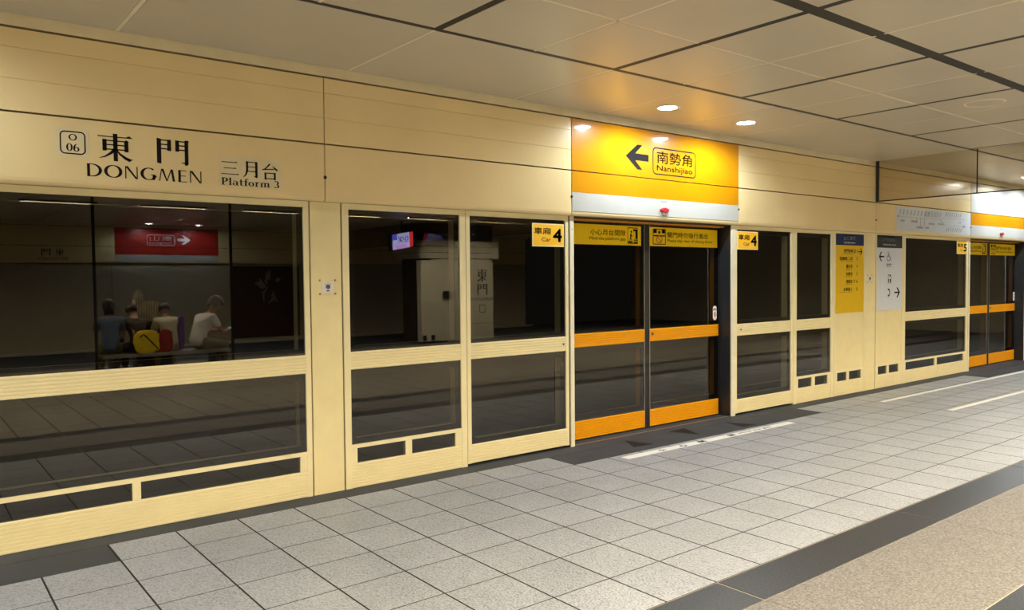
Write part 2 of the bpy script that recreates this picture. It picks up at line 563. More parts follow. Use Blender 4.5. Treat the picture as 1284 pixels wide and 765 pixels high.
TUBE = emitter('lit_diffuser', STRIP_COLOR, 6.0)
BULB = emitter('lit_downlight_lens', DOWN_COLOR, 22.0)
for ri, yl in enumerate((-5.5, -10.9)):
    for k in range(-2, 10):
        xl = 0.4 + 2.0 * k
        t = thing('ceiling_light', ('louvred ceiling light in the row over the near half of the platform' if ri == 0 else
                                    'louvred ceiling light in the row over the far half of the platform'), 'light', (xl, yl, ZC), 'ceiling light strips in row %s' % ('near' if ri == 0 else 'far'))
        MB().box(xl - .63, xl + .63, yl - .09, yl + .09, ZC - 0.012, ZC + 0.001).build('housing', CROWN, t)
        for sg in (-1, 1):
            MB().box(xl - .63, xl + .63, yl + sg * .082 - .008, yl + sg * .082 + .008, ZC - 0.046, ZC - 0.0121).build('cheek', BLACK, t)
        lv = MB()
        for q in range(13): lv.box(xl - .6 + .1 * q - .003, xl - .6 + .1 * q + .003, yl - .073, yl + .073, ZC - .044, ZC - .022)
        lv.build('louvre', CROWN, t)['kind'] = 'stuff'
        MB().box(xl - .60, xl + .60, yl - .06, yl + .06, ZC - 0.016, ZC - 0.0121).build('diffuser', TUBE, t)
        ld = bpy.data.lights.new('strip_lamp', 'AREA'); ld.shape = 'RECTANGLE'; ld.size = 1.2; ld.size_y = 0.11
        ld.energy = STRIP_WATT; ld.color = STRIP_COLOR
        lo = bpy.data.objects.new('strip_lamp', ld); COL.objects.link(lo); lo.parent = t; lo.location = (0, 0, -0.0185)


def downlight(x, y, label, group=None, watt=None):
    t = thing('downlight', label, 'light', (x, y, ZC), group)
    MB().lathe((x, y, ZC), [(0.085, 0.001), (0.085, -0.002), (0.095, -0.006), (0.110, -0.006), (0.116, 0.0), (0.116, 0.001)], 'z', 28).build('rim', INKW, t, True)
    MB().lathe((x, y, ZC), [(0.084, -0.0005), (0.084, -0.004)], 'z', 28).build('lens', BULB, t)
    ld = bpy.data.lights.new('downlight_lamp', 'SPOT'); ld.energy = watt or DOWN_WATT; ld.color = DOWN_COLOR
    ld.spot_size = math.radians(174); ld.spot_blend = 0.5; ld.shadow_soft_size = 0.008
    lo = bpy.data.objects.new('downlight_lamp', ld); COL.objects.link(lo); lo.parent = t; lo.location = (0, 0, -0.012)
    return t


downlight(5.72, -0.63, 'round downlight before the arrow of the yellow Nanshijiao sign')
downlight(6.94, -0.63, 'round downlight over the end of the yellow sign away from the arrow')
downlight(-0.68, -0.63, 'round downlight off the picture edge, nearer to the DONGMEN lettering')
downlight(-1.90, -0.63, 'round downlight off the picture edge, farther from the DONGMEN lettering')
downlight(14.72, -0.63, 'round downlight beyond the smoke barrier, nearer of the two by car 5')
downlight(15.86, -0.63, 'round downlight beyond the smoke barrier, farther of the two by car 5')
downlight(OPP_X - 5.72, OPP_Y + 0.63, 'round downlight before the red sign, arrow end')
downlight(OPP_X - 6.94, OPP_Y + 0.63, 'round downlight before the red sign, blank end')
t = thing('ceiling_speaker', 'round flush speaker ring in a ceiling panel before the smoke barrier', 'speaker', (7.954, -2.50, ZC))
MB().lathe((7.954, -2.50, ZC), [(0.150, 0.001), (0.150, -0.003), (0.158, -0.007), (0.168, -0.005), (0.172, 0.001)], 'z', 32).build('rim', CEILJ, t, True)
MB().lathe((7.954, -2.50, ZC), [(0.149, 0.001), (0.149, -0.003)], 'z', 32).build('grille', CEIL, t)

# ------------------------------------------------------------------ fascia wall above the screens
FJ = [-5.9, -2.58, 0.015, 2.54, 5.03, 7.625, 10.80, 13.94, 16.53, 19.5, 23.9]
LOWER = [(0.02, 2.629), (-0.050, 2.629), (-0.050, 2.252), (-0.047, 2.232), (-0.040, 2.218), (-0.028, 2.211), (0.02, 2.211)]
UPPER = [(0.02, 3.122), (-0.050, 3.122)]
for zs in (3.012, 2.828):
    UPPER += [(-0.050, zs + .0035), (-0.0455, zs), (-0.050, zs - .0035)]
UPPER += [(-0.050, 2.641), (0.02, 2.641)]


def fascia(root):
    MB().box(-6, 24, 0.0205, 0.30, 2.20, 3.26).build('backing', SEAM, root)
    for a, b in zip(FJ[:-1], FJ[1:]):
        MB().prism(LOWER, a + .004, b - .004).build('lower_fascia_panel', FASCIA, root)
        MB().prism(UPPER, a + .004, b - .004).build('upper_fascia_panel', FASCIA, root)
    MB().box(-6, 24, -0.047, 0.02, 3.137, ZC + .02).build('crown_trim', CROWN, root)
    for x in FJ[1:-1]:
        MB().lathe((x, -0.050, 2.388), [(0.013, 0.01), (0.013, -0.006), (0.008, -0.012)], 'y', 14).build('joint_knob', BLACK, root)


wall_front = structure('wall_front')
fascia(wall_front)
wall_opposite = structure('wall_opposite')
fascia(wall_opposite)
to_far_side(wall_opposite)

# ------------------------------------------------------------------ platform screen
TILT = 0.0039          # panes lean back by about a quarter of a degree


def ribs(x0, x1, z0, z1, n, yf=0.0, yb=0.05):
    """ribbed extrusion"""
    prof = [(yb, z0), (yf + .007, z0)]
    h = (z1 - z0) / n; g = min(0.005, h * .22)
    for i in range(n):
        a, b = z0 + i * h, z0 + (i + 1) * h
        prof += [(yf + .007, a + g * .4), (yf, a + g), (yf, b - g), (yf + .007, b - g * .4)]
    prof += [(yf + .007, z1), (yb, z1)]
    return MB().prism(prof, x0, x1)


def glazing(t, x0, x1, z0, z1, y=0.012, ring=None, side=0.046, top=0.050, bot=0.044, depth=0.09):
    zc = (z0 + z1) / 2
    MB().box(x0, x1, y, y + .006, z0, z1, TILT, zc).build('glass_pane', GLASS, t)
    yb = y + .012
    fr = MB()
    for (a, b, c, d) in ((x0, x0 + side, z0, z1), (x1 - side, x1, z0, z1), (x0 + side, x1 - side, z1 - top, z1), (x0 + side, x1 - side, z0, z0 + bot)):
        fr.box(a, b, yb, yb + .004, c, d)
    fr.build('glazing_border', FRIT, t)
    rg = MB(); s = side - .006; ya, ye = yb + .0045, yb + depth
    for (a, b, c, d) in ((x0, x0 + s, z0, z1), (x1 - s, x1, z0, z1), (x0 + s, x1 - s, z1 - top + .006, z1), (x0 + s, x1 - s, z0, z0 + bot - .006)):
        rg.box(a, b, ya, ye, c, d)
    rg.build('inner_frame', ring or CREAM, t)


ZH, ZU = 2.165, 2.209    # glass top, frame top
ZM0, ZM1 = 0.928, 1.066  # middle rail
ZS0, ZS1 = 0.312, 0.342  # low rail
ZW0 = 0.193              # top of kick plate


def bay(name, label, x0, x1, g0, g1, small=None, raised=False, blind=False, cat='glass panel', key=None, nr=6):
    t = thing(name, label, cat, (x0, 0, 0))
    yb = 0.125
    zb = 0.022 if raised else 0.0008
    MB().box(x0, g0, 0.0, yb, zb, ZU).build('stile', CREAM, t)
    MB().box(g1, x1, 0.0, yb, zb, ZU).build('stile', CREAM, t)
    MB().box(g0, g1, 0.002, yb, ZH, ZU).build('head_rail', CREAM, t)
    if blind:
        MB().box(g0, g1, 0.008, yb, ZS1 - .006, ZH).build('blind_panel', COLUMN, t)
    else:
        ribs(g0, g1, ZM0, ZM1, nr).build('middle_rail', CREAM, t)
        glazing(t, g0, g1, ZM1, ZH)
        glazing(t, g0, g1, ZS1 if small else 0.185, ZM0)
    if small:
        MB().box(g0, g1, 0.001, 0.05, ZS0, ZS1).build('low_rail', CREAM, t)
        xs = [g0] + [v for ab in small for v in ab] + [g1]
        for i in range(0, len(xs), 2):
            MB().box(xs[i], xs[i + 1], 0.003, 0.05, ZW0, ZS0).build('mullion', CREAM, t)
        for a, b in small:
            MB().box(a, b, 0.016, 0.021, ZW0, ZS0, TILT, .25).build('low_pane', GLASS, t)
            MB().box(a, b, 0.06, 0.066, ZW0, ZS0).build('low_blind', FRIT, t)
        ribs(g0, g1, zb, ZW0, 8).build('kick_plate', CREAM, t)
    else:
        ribs(g0, g1, zb, 0.185, 7).build('kick_plate', CREAM, t)
    if key:
        k = MB().lathe((key[0], 0.0005, key[1]), [(0.011, 0.0), (0.011, -0.003), (0.004, -0.004)], 'y', 14).build('key_lock', INKG, t)
        MB().box(key[0] - .003, key[0] + .003, -0.0048, -0.0030, key[1] - .007, key[1] + .007).build('keyway', BLACK, k)
    return t


def column(label, x0, x1, device=None):
    t = thing('column_cover', label, 'column', (x0, 0, 0))
    MB().box(x0 + .012, x1 - .012, 0.004, 0.125, 0.0008, 2.209).build('cover_sheet', COLUMN, t)
    MB().box(x0, x0 + .0115, 0.02, 0.125, 0.0008, 2.209).build('gasket', BLACK, t)
    MB().box(x1 - .0115, x1, 0.02, 0.125, 0.0008, 2.209).build('gasket', BLACK, t)
    if device:
        c = device; z = 1.577
        d = thing('call_plate', ('small white sensor plate with four screws on the wide column by the DONGMEN bay' if c < 5 else 'small white sensor plate between the yellow directory and the white facility board'), 'sensor', (c, 0.004, z))
        MB().box(c - .047, c + .047, -0.003, 0.0038, z - .050, z + .034).build('plate', PLATE, d)
        MB().lathe((c, -0.003, z - .004), [(0.018, 0.0005), (0.018, -0.006), (0.012, -0.009), (0.012, -0.004)], 'y', 18).build('lens_ring', INKG, d)
        MB().box(c - .012, c + .012, -0.0036, -0.0028, z - .039, z - .031).build('slot', INK, d)
        m = Flat().stroke([(-.024, .019, .004), (-.012, .014, .004)]).stroke([(0, .030, .004), (0, .020, .004)]).stroke([(.012, .016, .004), (.026, .020, .004)])
        MB().flat(m, c - .026, c + .028, z + .011, z + .029, -0.0034).build('tick_marks', INKG, d)
        for dx in (-.062, .062):
            for dz in (-.058, .045):
                MB().lathe((c + dx, 0.0038, z + dz), [(0.008, 0.0), (0.008, -0.003), (0.004, -0.005)], 'y', 12).build('screw', SCREWM, d)
    return t


# far left beyond the frame, then the bays the photograph shows
bay('emergency_gate', 'cream glass gate before the doors nearest the photographer, off the picture edge', -3.840, -2.632, -3.801, -2.669, None, True, cat='gate')
bay('screen_bay', 'cream glass bay next to the gate off the picture edge', -5.9, -3.846, -5.85, -3.90, [(-5.8, -4.9), (-4.84, -3.95)])
bay('screen_bay', 'widest cream framed glass bay, under the black DONGMEN lettering', -0.008, 2.426, 0.032, 2.385, [(0.08, 1.180), (1.231, 2.330)])
column('cream column cover between the DONGMEN bay and the next glass bay', 2.426, 2.697, 2.570)
bay('screen_bay', 'cream framed glass bay with two small low panes beside the cream column', 2.697, 3.842, 2.750, 3.784, [(2.797, 3.231), (3.291, 3.720)])
bay('emergency_gate', 'cream glass gate with Car 4 sticker in its upper corner nearest DONGMEN', 3.848, 5.030, 3.887, 4.993, None, True, cat='gate', key=(4.960, 0.995))
bay('emergency_gate', 'cream glass gate with Car 4 sticker beyond the orange doors', 7.640, 8.832, 7.669, 8.785, None, True, cat='gate', key=(7.746, 1.000))
bay('screen_bay', 'narrow cream glass bay beside the yellow exit directory panel', 8.838, 9.795, 8.910, 9.724, [(8.953, 9.268), (9.342, 9.653)])
bay('blind_bay', 'cream blind bay that carries the yellow exit directory', 9.800, 10.606, 9.832, 10.575, [(9.892, 10.138), (10.200, 10.523)], blind=True, cat='panel')
column('cream column cover between the yellow directory and the white facility board', 10.606, 10.912, 10.736)
bay('blind_bay', 'cream blind bay that carries the white facility board', 10.912, 11.722, 10.940, 11.690, [(10.995, 11.250), (11.320, 11.613)], blind=True, cat='panel')
bay('screen_bay', 'cream framed glass bay under the route map with Car 5 sticker', 11.726, 14.000, 11.800, 13.920, [(11.830, 12.790), (12.874, 13.847)])
bay('emergency_gate', 'cream glass gate past the car 5 doors at the frame edge', 16.560, 17.750, 16.590, 17.700, None, True, cat='gate')
bay('screen_bay', 'cream glass bay past the car 5 doors, farthest along the platform', 17.760, 20.2, 17.81, 20.15, [(17.86, 18.95), (19.02, 20.10)])
MB().box(20.21, 24, 0.0, 0.125, 0.0008, 2.209).build('end_panel', COLUMN, wall_front)
MB().box(-6, -5.905, 0.0, 0.125, 0.0008, 2.209).build('end_panel', COLUMN, wall_front)


def door(x0, x1, yl, label, n, tags):
    """pair of orange sliding doors with posts"""
    t = thing('platform_door', label, 'door', (x0, 0, 0))
    xm = (x0 + x1) / 2 - 0.022
    for a, b, s in ((x0 - .015, xm - .0375, -1), (xm + .0375, x1 - .03, 1)):
        lf = bpy.data.objects.new('door_leaf', None); COL.objects.link(lf); lf.parent = t; ORG[lf.name] = ORG[t.name]
        ma = a + (0.006 if s > 0 else 0); mb_ = b - (0.006 if s < 0 else 0)
        ribs(ma, mb_, 0.932, 1.066, 6, yl, yl + .045).build('middle_rail', ORANGE, lf)
        ribs(ma, mb_, 0.014, 0.196, 8, yl, yl + .045).build('kick_plate', ORANGE, lf)
        glazing(lf, a, b, 1.066, 2.178, yl + .010, HEADER, .05, .03, .04, .07)
        glazing(lf, a, b, 0.196, 0.932, yl + .010, HEADER, .05, .05, .06, .07)
        e = b - .006 if s < 0 else a
        MB().box(e, e + .006, yl + .001, yl + .04, 0.014, 2.178).build('edge_strip', STEEL, lf)
        q = b if s < 0 else a - .0365
        MB().box(q, q + .0365, yl + .003, yl + .05, 0.012, 2.18).build('rubber_edge', BLACK, lf)
        # gold film with the warning
        ga, gb = (x0 + .01, b - .055) if s < 0 else (a + .004, b - .02)
        gp = MB().box(ga, gb, yl + .003, yl + .0085, 1.955, 2.158).build('warning_film', GOLD, lf)
        le = MB(); yy = yl + .0025; w = gb - ga
        if s < 0:
            le.text('小心月台間隙', ga + w * .33, ga + w * .79, 2.050, 2.112, yy, .012)
            le.text('Mind the platform gap', ga + w * .32, ga + w * .79, 1.995, 2.035, yy, .01)
            ic = (ga + w * .815, gb - w * .045)
        else:
            le.text('關門時勿強行進出', ga + w * .25, ga + w * .85, 2.050, 2.112, yy, .012)
            le.text('Please stay clear of closing doors', ga + w * .25, ga + w * .92, 1.995, 2.035, yy, .01)
            ic = (ga + w * .045, ga + w * .225)
        le.build('lettering', INK, gp)
        i0, i1 = ic; pic = Flat().ring(0, 0, 1, 1, .05, .05)
        if s < 0:
            pic.rect(.06, .06, .5, .16).rect(.6, .06, .95, .14).rect(.6, .2, .95, .27).rect(.78, .3, .95, .9).rect(.55, .78, .95, .9)
            pic.stroke([(.33, .62, .13), (.30, .36, .12)]).stroke([(.3, .4, .07), (.2, .16, .06)]).stroke([(.3, .4, .07), (.42, .18, .06)]).stroke([(.33, .58, .06), (.47, .45, .05)])
            pic.poly(*[(.37 + .07 * math.cos(q * .785), .74 + .08 * math.sin(q * .785)) for q in range(8)])
        else:
            pic.rect(.06, .72, .3, .95).rect(.70, .72, .94, .95).rect(.06, .52, .94, .60)
            pic.poly(*[(.5 + .09 * math.cos(q * .785), .78 + .1 * math.sin(q * .785)) for q in range(8)])
        MB().flat(pic, i0, i1, 1.972, 2.142, yl + .0024).build('pictogram', INK, gp)
        if s > 0:
            p2 = Flat().arc(.5, .5, .5, .5, 0, 360, .12, .12, 24).stroke([(.15, .85, .12), (.85, .15, .12)])
            MB().flat(p2, i0 + .055, i1 - .055, 1.985, 2.07, yl + .0022).build('prohibition_ring', INKR, gp)
            kk = MB().lathe((a + .045, yl - .0005, 1.012), [(0.014, 0.001), (0.014, -0.003), (0.005, -0.004)], 'y', 14).build('key_lock', BLACK, lf)
    MB().box(x0 - .02, x1, yl - .06, yl + .05, 2.183, 2.2095).build('door_header', HEADER, t)
    # posts: pale front cap, black jamb behind it
    for a, b in ((x0 - .047, x0), (x1, x1 + .072)):
        MB().box(a, b, -0.006, 0.010, 0.0008, 2.209).build('door_post', PALEPOST, t)
        MB().box(a, b, 0.0105, 0.24, 0.0008, 2.209).build('jamb', JAMB, t)
    MB().lathe((x0 - .022, -0.006, 2.085), [(0.006, 0.001), (0.006, -0.003)], 'y', 10).build('screw', GREYP, t)
    return t


PALEPOST = paint('pale_post_paint', (0.80, 0.75, 0.58), 0.32)
door(5.095, 7.560, 0.155, 'pair of orange railed glass doors under the yellow Nanshijiao sign', 4, True)
door(-2.560, -0.082, 0.155, 'pair of orange railed glass doors off the picture edge beside the DONGMEN bay', 3, True)
door(14.050, 16.490, 0.155, 'pair of orange railed glass doors beside the Car 5 sticker', 5, True)


# ------------------------------------------------------------------ stickers on the glass
def car_sticker(x0, x1, z0, z1, num, label):
    t = thing('car_number_sticker', label, 'sticker', (x0, 0, z0), None)
    MB().box(x0, x1, 0.0015, 0.0052, z0, z1).build('sticker_edge', STICKEDGE, t)
    w, h = x1 - x0, z1 - z0
    MB().box(x0 + .012, x1 - .012, 0.0008, 0.0016, z0 + .010, z1 - .010).build('sticker_face', STICK, t)
    le = MB(); y = 0.0003
    le.text('車廂', x0 + w * .06, x0 + w * .58, z0 + h * .52, z0 + h * .82, y, .022)
    le.text(num, x0 + w * .64, x0 + w * .94, z0 + h * .20, z0 + h * .80, y, .045)
    le.build('lettering', INK, t)
    MB().text('Car', x0 + w * .29, x0 + w * .58, z0 + h * .22, z0 + h * .40, y, .02).build('small_lettering', INKR, t)


car_sticker(4.587, 4.975, 1.915, 2.128, '4', 'amber Car 4 sticker on the gate between DONGMEN and the orange doors')
car_sticker(7.676, 8.082, 1.934, 2.146, '4', 'amber Car 4 sticker just past the orange doors, towards the exit directory')
car_sticker(13.556, 13.952, 1.950, 2.160, '5', 'amber sticker reading Car 5 on the far glass bay')


def pill(x, z, y, label):
    t = thing('hand_warning_sticker', label, 'sticker', (x, y, z))
    def caps(a, b, yy0, yy1, top, bot):
        pts = []
        r = (b - a) / 2; c = (a + b) / 2
        for i in range(13):
            q = PI * i / 12; pts.append((c + r * math.cos(q), top - r + r * math.sin(q)))
        for i in range(13):
            q = PI + PI * i / 12; pts.append((c + r * math.cos(q), bot + r + r * math.sin(q)))
        m = MB(); k = len(pts)
        m.v = [(p, yy0, q) for p, q in pts] + [(p, yy1, q) for p, q in pts]
        m.f = [tuple(range(k - 1, -1, -1)), tuple(range(k, 2 * k))] + [(i, (i + 1) % k, k + (i + 1) % k, k + i) for i in range(k)]
        return m
    caps(x - .034, x + .034, y, y + .003, z + .083, z - .083).build('sticker_face', INKW, t)
    MB().box(x - .030, x + .030, y - .0008, y, z + .028, z + .055).build('grey_band', GREYP, t)
    f = Flat().stroke([(.5, 1, .3), (.45, .5, .3), (.6, 0, .2)]).stroke([(.3, .6, .2), (.7, .45, .2)])
    MB().flat(f, x - .014, x + .014, z - .055, z + .015, y - .001).build('hand_pictogram', INKR, t)


pill(7.470, 1.198, 0.160, 'small white pill shaped hand warning sticker on the orange door edge')
pill(16.43, 1.198, 0.160, 'small white pill shaped hand warning sticker on the car 5 door')

# ------------------------------------------------------------------ station name lettering
def ming_dong():
    f = Flat()
    f.rect(0, .862, .82, .898).poly((.72, .862), (1.0, .862), (.90, .955))
    f.poly((.44, .0), (.56, .0), (.56, 1.0), (.43, 1.0))
    f.rect(.13, .36, .25, .78); f.rect(.75, .36, .87, .76).poly((.75, .74), (.90, .74), (.80, .80))
    for z in (.715, .565, .400): f.rect(.14, z, .86, z + .045)
    f.stroke([(.46, .40, .10), (.36, .28, .085), (.20, .15, .05), (.03, .08, .012)])
    f.stroke([(.54, .40, .03), (.62, .27, .07), (.78, .13, .10), (.92, .05, .11)]).poly((.88, .0), (1.0, .10), (.84, .12))
    return f


def ming_men():
    f = Flat()
    f.poly((0, .03), (.10, .0), (.135, .03), (.135, .97), (0, 1.0))
    f.poly((.86, .05), (.98, .05), (.98, .92), (1.02, .94), (.95, 1.0), (.86, .97))
    f.poly((.72, .10), (.86, .05), (.86, .0), (.92, -.02), (.98, .05), (.98, .12))
    f.rect(.32, .52, .44, .96); f.rect(.57, .52, .69, .96)
    for z in (.90, .735, .565): f.rect(.1, z, .36, z + .05); f.rect(.6, z, .9, z + .05)
    return f


def optima(ch):
    f = Flat()
    if ch == 'D': f.rect(.02, 0, .19, 1).arc(.28, .5, .50, .47, -90, 90, .06, .19).rect(.1, .94, .30, 1.0).rect(.1, 0, .30, .06); w = .88
    elif ch == 'O': f.arc(.52, .5, .44, .47, 0, 360, .06, .20, 40); w = 1.06
    elif ch == 'N': f.rect(.03, 0, .10, 1).rect(.72, 0, .79, 1).poly((.03, 1), (.20, 1), (.79, 0), (.66, 0)); w = .84
    elif ch == 'G': f.arc(.50, .5, .42, .47, 48, 345, .06, .20, 36).rect(.73, .02, .88, .44).rect(.62, .40, .94, .46); w = .98
    elif ch == 'M': f.poly((.02, 0), (.09, 0), (.22, 1), (.16, 1)).poly((.16, 1), (.31, 1), (.56, .0), (.48, .0)).poly((.48, .0), (.55, .0), (.84, 1), (.77, 1)).poly((.77, 1), (.90, 1), (1.04, 0), (.88, 0)); w = 1.08
    elif ch == 'E': f.rect(.04, 0, .20, 1).rect(.1, .94, .58, 1).rect(.1, .49, .52, .55).rect(.1, 0, .60, .06); w = .64
    return f, w


def optima_word(s, gap=.13):
    out = Flat(); x = 0
    for c in s:
        f, w = optima(c); out.add(f, x); x += w + gap
    return out


def bookface(s):
    """bold roman face for the small platform sticker"""
    out = Flat(); x = 0
    for c in s:
        f = Flat(); S = .06; X = .64
        if c == 'P': f.rect(.08, 0, .26, 1).rect(0, 0, .36, S).rect(0, 1 - S, .3, 1).arc(.30, .72, .26, .25, -90, 90, .07, .19).rect(.2, .44, .32, .51).rect(.2, .93, .32, 1); w = .68
        elif c == 'l': f.rect(.07, 0, .24, 1.02).rect(0, 0, .32, S).rect(0, .97, .2, 1.02); w = .36
        elif c == 'a': f.arc(.24, .19, .18, .17, 0, 360, .05, .15).rect(.34, .05, .50, .46).arc(.26, .45, .17, .17, 0, 160, .06, .12).rect(.42, 0, .58, S); w = .60
        elif c == 't': f.rect(.10, .10, .26, .86).rect(0, .58, .40, X).arc(.27, .12, .10, .10, 180, 340, .06, .14); w = .44
        elif c == 'f': f.rect(.10, 0, .27, .82).rect(0, 0, .38, S).rect(0, .58, .42, X).arc(.31, .84, .13, .15, 30, 180, .07, .14); w = .42
        elif c == 'o': f.arc(.28, .31, .21, .28, 0, 360, .06, .17, 28); w = .60
        elif c == 'r': f.rect(.08, 0, .25, X).rect(0, 0, .34, S).rect(0, .58, .2, X).arc(.38, .42, .15, .18, 60, 170, .08, .12); w = .50
        elif c == 'm':
            for q in (.08, .42, .76): f.rect(q, 0, q + .17, .54).rect(q - .06, 0, q + .24, S)
            f.rect(0, .58, .2, X).arc(.40, .47, .15, .14, 0, 170, .08, .12).arc(.74, .47, .15, .14, 0, 170, .08, .12); w = 1.08
        elif c == '3': f.arc(.24, .73, .18, .22, -80, 150, .07, .17).arc(.24, .27, .21, .24, -150, 85, .07, .18); w = .52
        elif c == '0': f.arc(.28, .5, .22, .47, 0, 360, .07, .18, 32); w = .62
        elif c == '6': f.arc(.28, .30, .21, .27, 0, 360, .07, .17, 28).arc(.36, .42, .29, .54, 95, 190, .07, .16); w = .62
        else: w = .30
        out.add(f, x); x += w + .03
    return out


YF = -0.0508
t = thing('station_name_sign', 'black 東門 DONGMEN station name lettering on the cream fascia', 'sign', (1.02, -0.05, 2.29))
MB().flat(ming_dong(), 1.020, 1.223, 2.388, 2.560, YF).build('lettering', INK, t)
MB().flat(ming_men(), 1.366, 1.572, 2.392, 2.562, YF).build('lettering', INK, t)
MB().flat(optima_word('DONGMEN'), 0.957, 1.645, 2.283, 2.362, YF).build('small_lettering', INK, t)
t = thing('station_code_sticker', 'square station code sticker O 06 beside the DONGMEN lettering', 'sticker', (.79, -0.05, 2.40))
MB().box(.790, .971, -0.0512, -0.0502, 2.398, 2.566).build('backing', CLEARP, t)
MB().flat(Flat().ring(0, 0, 1, 1, .2, .055), .812, .953, 2.410, 2.551, -0.0518).build('outline', INK, t)
m = MB().flat(Flat().arc(.5, .5, .44, .44, 0, 360, .09, .22, 32), .860, .906, 2.494, 2.534, -0.0518)
m.flat(bookface('06'), .846, .918, 2.428, 2.476, -0.0518).build('lettering', INK, t)

t = thing('platform_number_sticker', 'sticker 三月台 Platform 3 beside the DONGMEN lettering', 'sticker', (1.766, -0.05, 2.285))
MB().box(1.764, 2.208, -0.0512, -0.0502, 2.276, 2.484).build('backing', CLEARP, t)
y = -0.0518


def bar(f, x0, x1, z): f.rect(x0, z, x1 - .05, z + .055).poly((x1 - .16, z), (x1, z), (x1 - .09, z + .11))


f = Flat(); bar(f, .04, .92, .84); bar(f, .14, .86, .42); bar(f, 0, 1, 0)
m = MB().flat(f, 1.776, 1.900, 2.358, 2.450, y)
f = Flat().stroke([(.24, 1, .13), (.24, .42, .13), (.16, .16, .09), (.0, .0, .03)]).poly((.72, .06), (.86, .06), (.86, 1), (.72, 1)).poly((.62, .10), (.8, -.02), (.86, .06), (.8, .12))
for z in (.93, .64, .36): f.rect(.2, z, .8, z + .05)
m.flat(f, 1.926, 2.030, 2.344, 2.458, y)
f = Flat().stroke([(.50, 1, .10), (.36, .82, .08), (.14, .62, .07)]).poly((0, .58), (.80, .66), (.86, .72), (.06, .66)).stroke([(.66, .86, .03), (.82, .74, .09), (.96, .60, .12)])
f.rect(.16, 0, .28, .44).rect(.74, 0, .86, .46).rect(.16, .38, .84, .44).rect(.2, .04, .84, .10)
m.flat(f, 2.060, 2.178, 2.340, 2.456, y).build('lettering', INK, t)
MB().flat(bookface('Platform 3'), 1.776, 2.186, 2.284, 2.336, y).build('small_lettering', INK, t)


# ------------------------------------------------------------------ direction signs on the fascia
def direction_sign(name, label, mat, ink, zh, en, local_x=(5.034, 7.621), upper=True):
    t = thing(name, label, 'sign', (local_x[0], -0.05, 2.43))
    a, b = local_x; o = a - 5.034
    MB().box(a, b, -0.0535, -0.0502, 2.432, 2.630).build('lower_sheet', mat, t)
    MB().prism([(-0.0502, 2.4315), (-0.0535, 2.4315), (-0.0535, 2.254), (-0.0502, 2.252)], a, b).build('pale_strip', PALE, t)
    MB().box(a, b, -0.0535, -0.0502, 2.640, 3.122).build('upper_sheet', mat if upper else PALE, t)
    y = -0.0545
    if not upper: return t
    if upper:
        f = Flat().poly((0, .5), (.50, 1), (.72, 1), (.30, .5)).poly((.30, .5), (.72, 0), (.50, 0), (0, .5)).poly((.30, .5), (.4176, .64), (1, .64), (1, .36), (.4176, .36))
        MB().flat(f, o + 5.760, o + 6.100, 2.712, 2.962, y).build('arrow', ink, t)
    MB().flat(Flat().ring(0, 0, .69, .285, .05, .013), o + 6.160, o + 6.855, 2.682, 2.962, y).build('outline', ink, t)
    m = MB().text(zh, o + 6.225, o + 6.790, 2.800, 2.928, y, .012)
    m.text(en, o + 6.225, o + 6.800, 2.706, 2.782, y, .022).build('lettering', ink, t)
    return t


direction_sign('direction_sign', 'yellow sign with left arrow and boxed 南勢角 Nanshijiao over the orange doors', YELLOW, INK, '南勢角', 'Nanshijiao')
direction_sign('direction_sign', 'plain yellow band under a pale panel above the car 5 doors', YELLOW, INK, '', '', (13.944, 16.526), False)
direction_sign('direction_sign', 'yellow Nanshijiao sign off the picture edge beside the DONGMEN lettering', YELLOW, INK, '南勢角', 'Nanshijiao', (-2.576, 0.011))
rs = direction_sign('direction_sign', 'red 象山 Xiangshan sign, seen reflected above the seated people', REDSIGN, INKW, '象山', 'Xiangshan')
to_far_side(rs)


def alarm(x, label):
    t = thing('door_alarm', label, 'alarm', (x, -0.05, 2.31))
    MB().lathe((x, -0.0540, 2.326), [(0.062, 0.004), (0.062, -0.02), (0.05, -0.03)], 'y', 20).build('red_lamp', REDL, t)
    m = MB(); m.v = []
    m.prism([(-0.0535, 2.306), (-0.080, 2.306), (-0.072, 2.268), (-0.0535, 2.262)], x - .035, x + .035).build('bracket', GREYP, t)
    MB().text('警示燈', x - .045, x + .045, 2.398, 2.414, -0.0545, .0).build('lettering', INKG, t)
    o = [c for c in t.children if c.name.startswith('red_lamp')][0]
    o.scale = (1.0, 1.0, 0.42)
    return t


alarm(6.333, 'small red alarm lamp on the white strip under the Nanshijiao sign')
alarm(15.20, 'small red alarm lamp on the white strip over the car 5 doors')

# route map
t = thing('route_map', 'pale bluish route map strip on the fascia before the car 5 sign', 'map', (11.39, -0.05, 2.27))
MB().box(11.392, 13.930, -0.0520, -0.0502, 2.262, 2.612).build('map_sheet', MAPW, t)
f = Flat()
f.stroke([(.02, .60, .014), (.56, .60, .014), (.60, .68, .014), (.66, .68, .014), (.93, .68, .014)]).stroke([(.56, .60, .014), (.62, .36, .014), (.88, .36, .014)])
for k in range(9): f.stroke([(.035 + .045 * k, .68, .012), (.048 + .045 * k, .90, .012)])
for k in range(10): f.stroke([(.36 + .022 * k, .68, .010), (.374 + .022 * k, .92, .010)])
for k in range(8): f.stroke([(.63 + .030 * k, .76, .012), (.646 + .030 * k, .96, .012)])
for k in range(8): f.stroke([(.64 + .030 * k, .10, .012), (.656 + .030 * k, .28, .012)])
for (a, b, c, d) in ((.05, .40, .10, .46), (.18, .38, .26, .48), (.25, .14, .33, .24), (.36, .16, .41, .24), (.40, .34, .48, .42), (.53, .36, .60, .44), (.82, .52, .86, .56), (.88, .32, .92, .42)):
    f.rect(a, b, c, d)
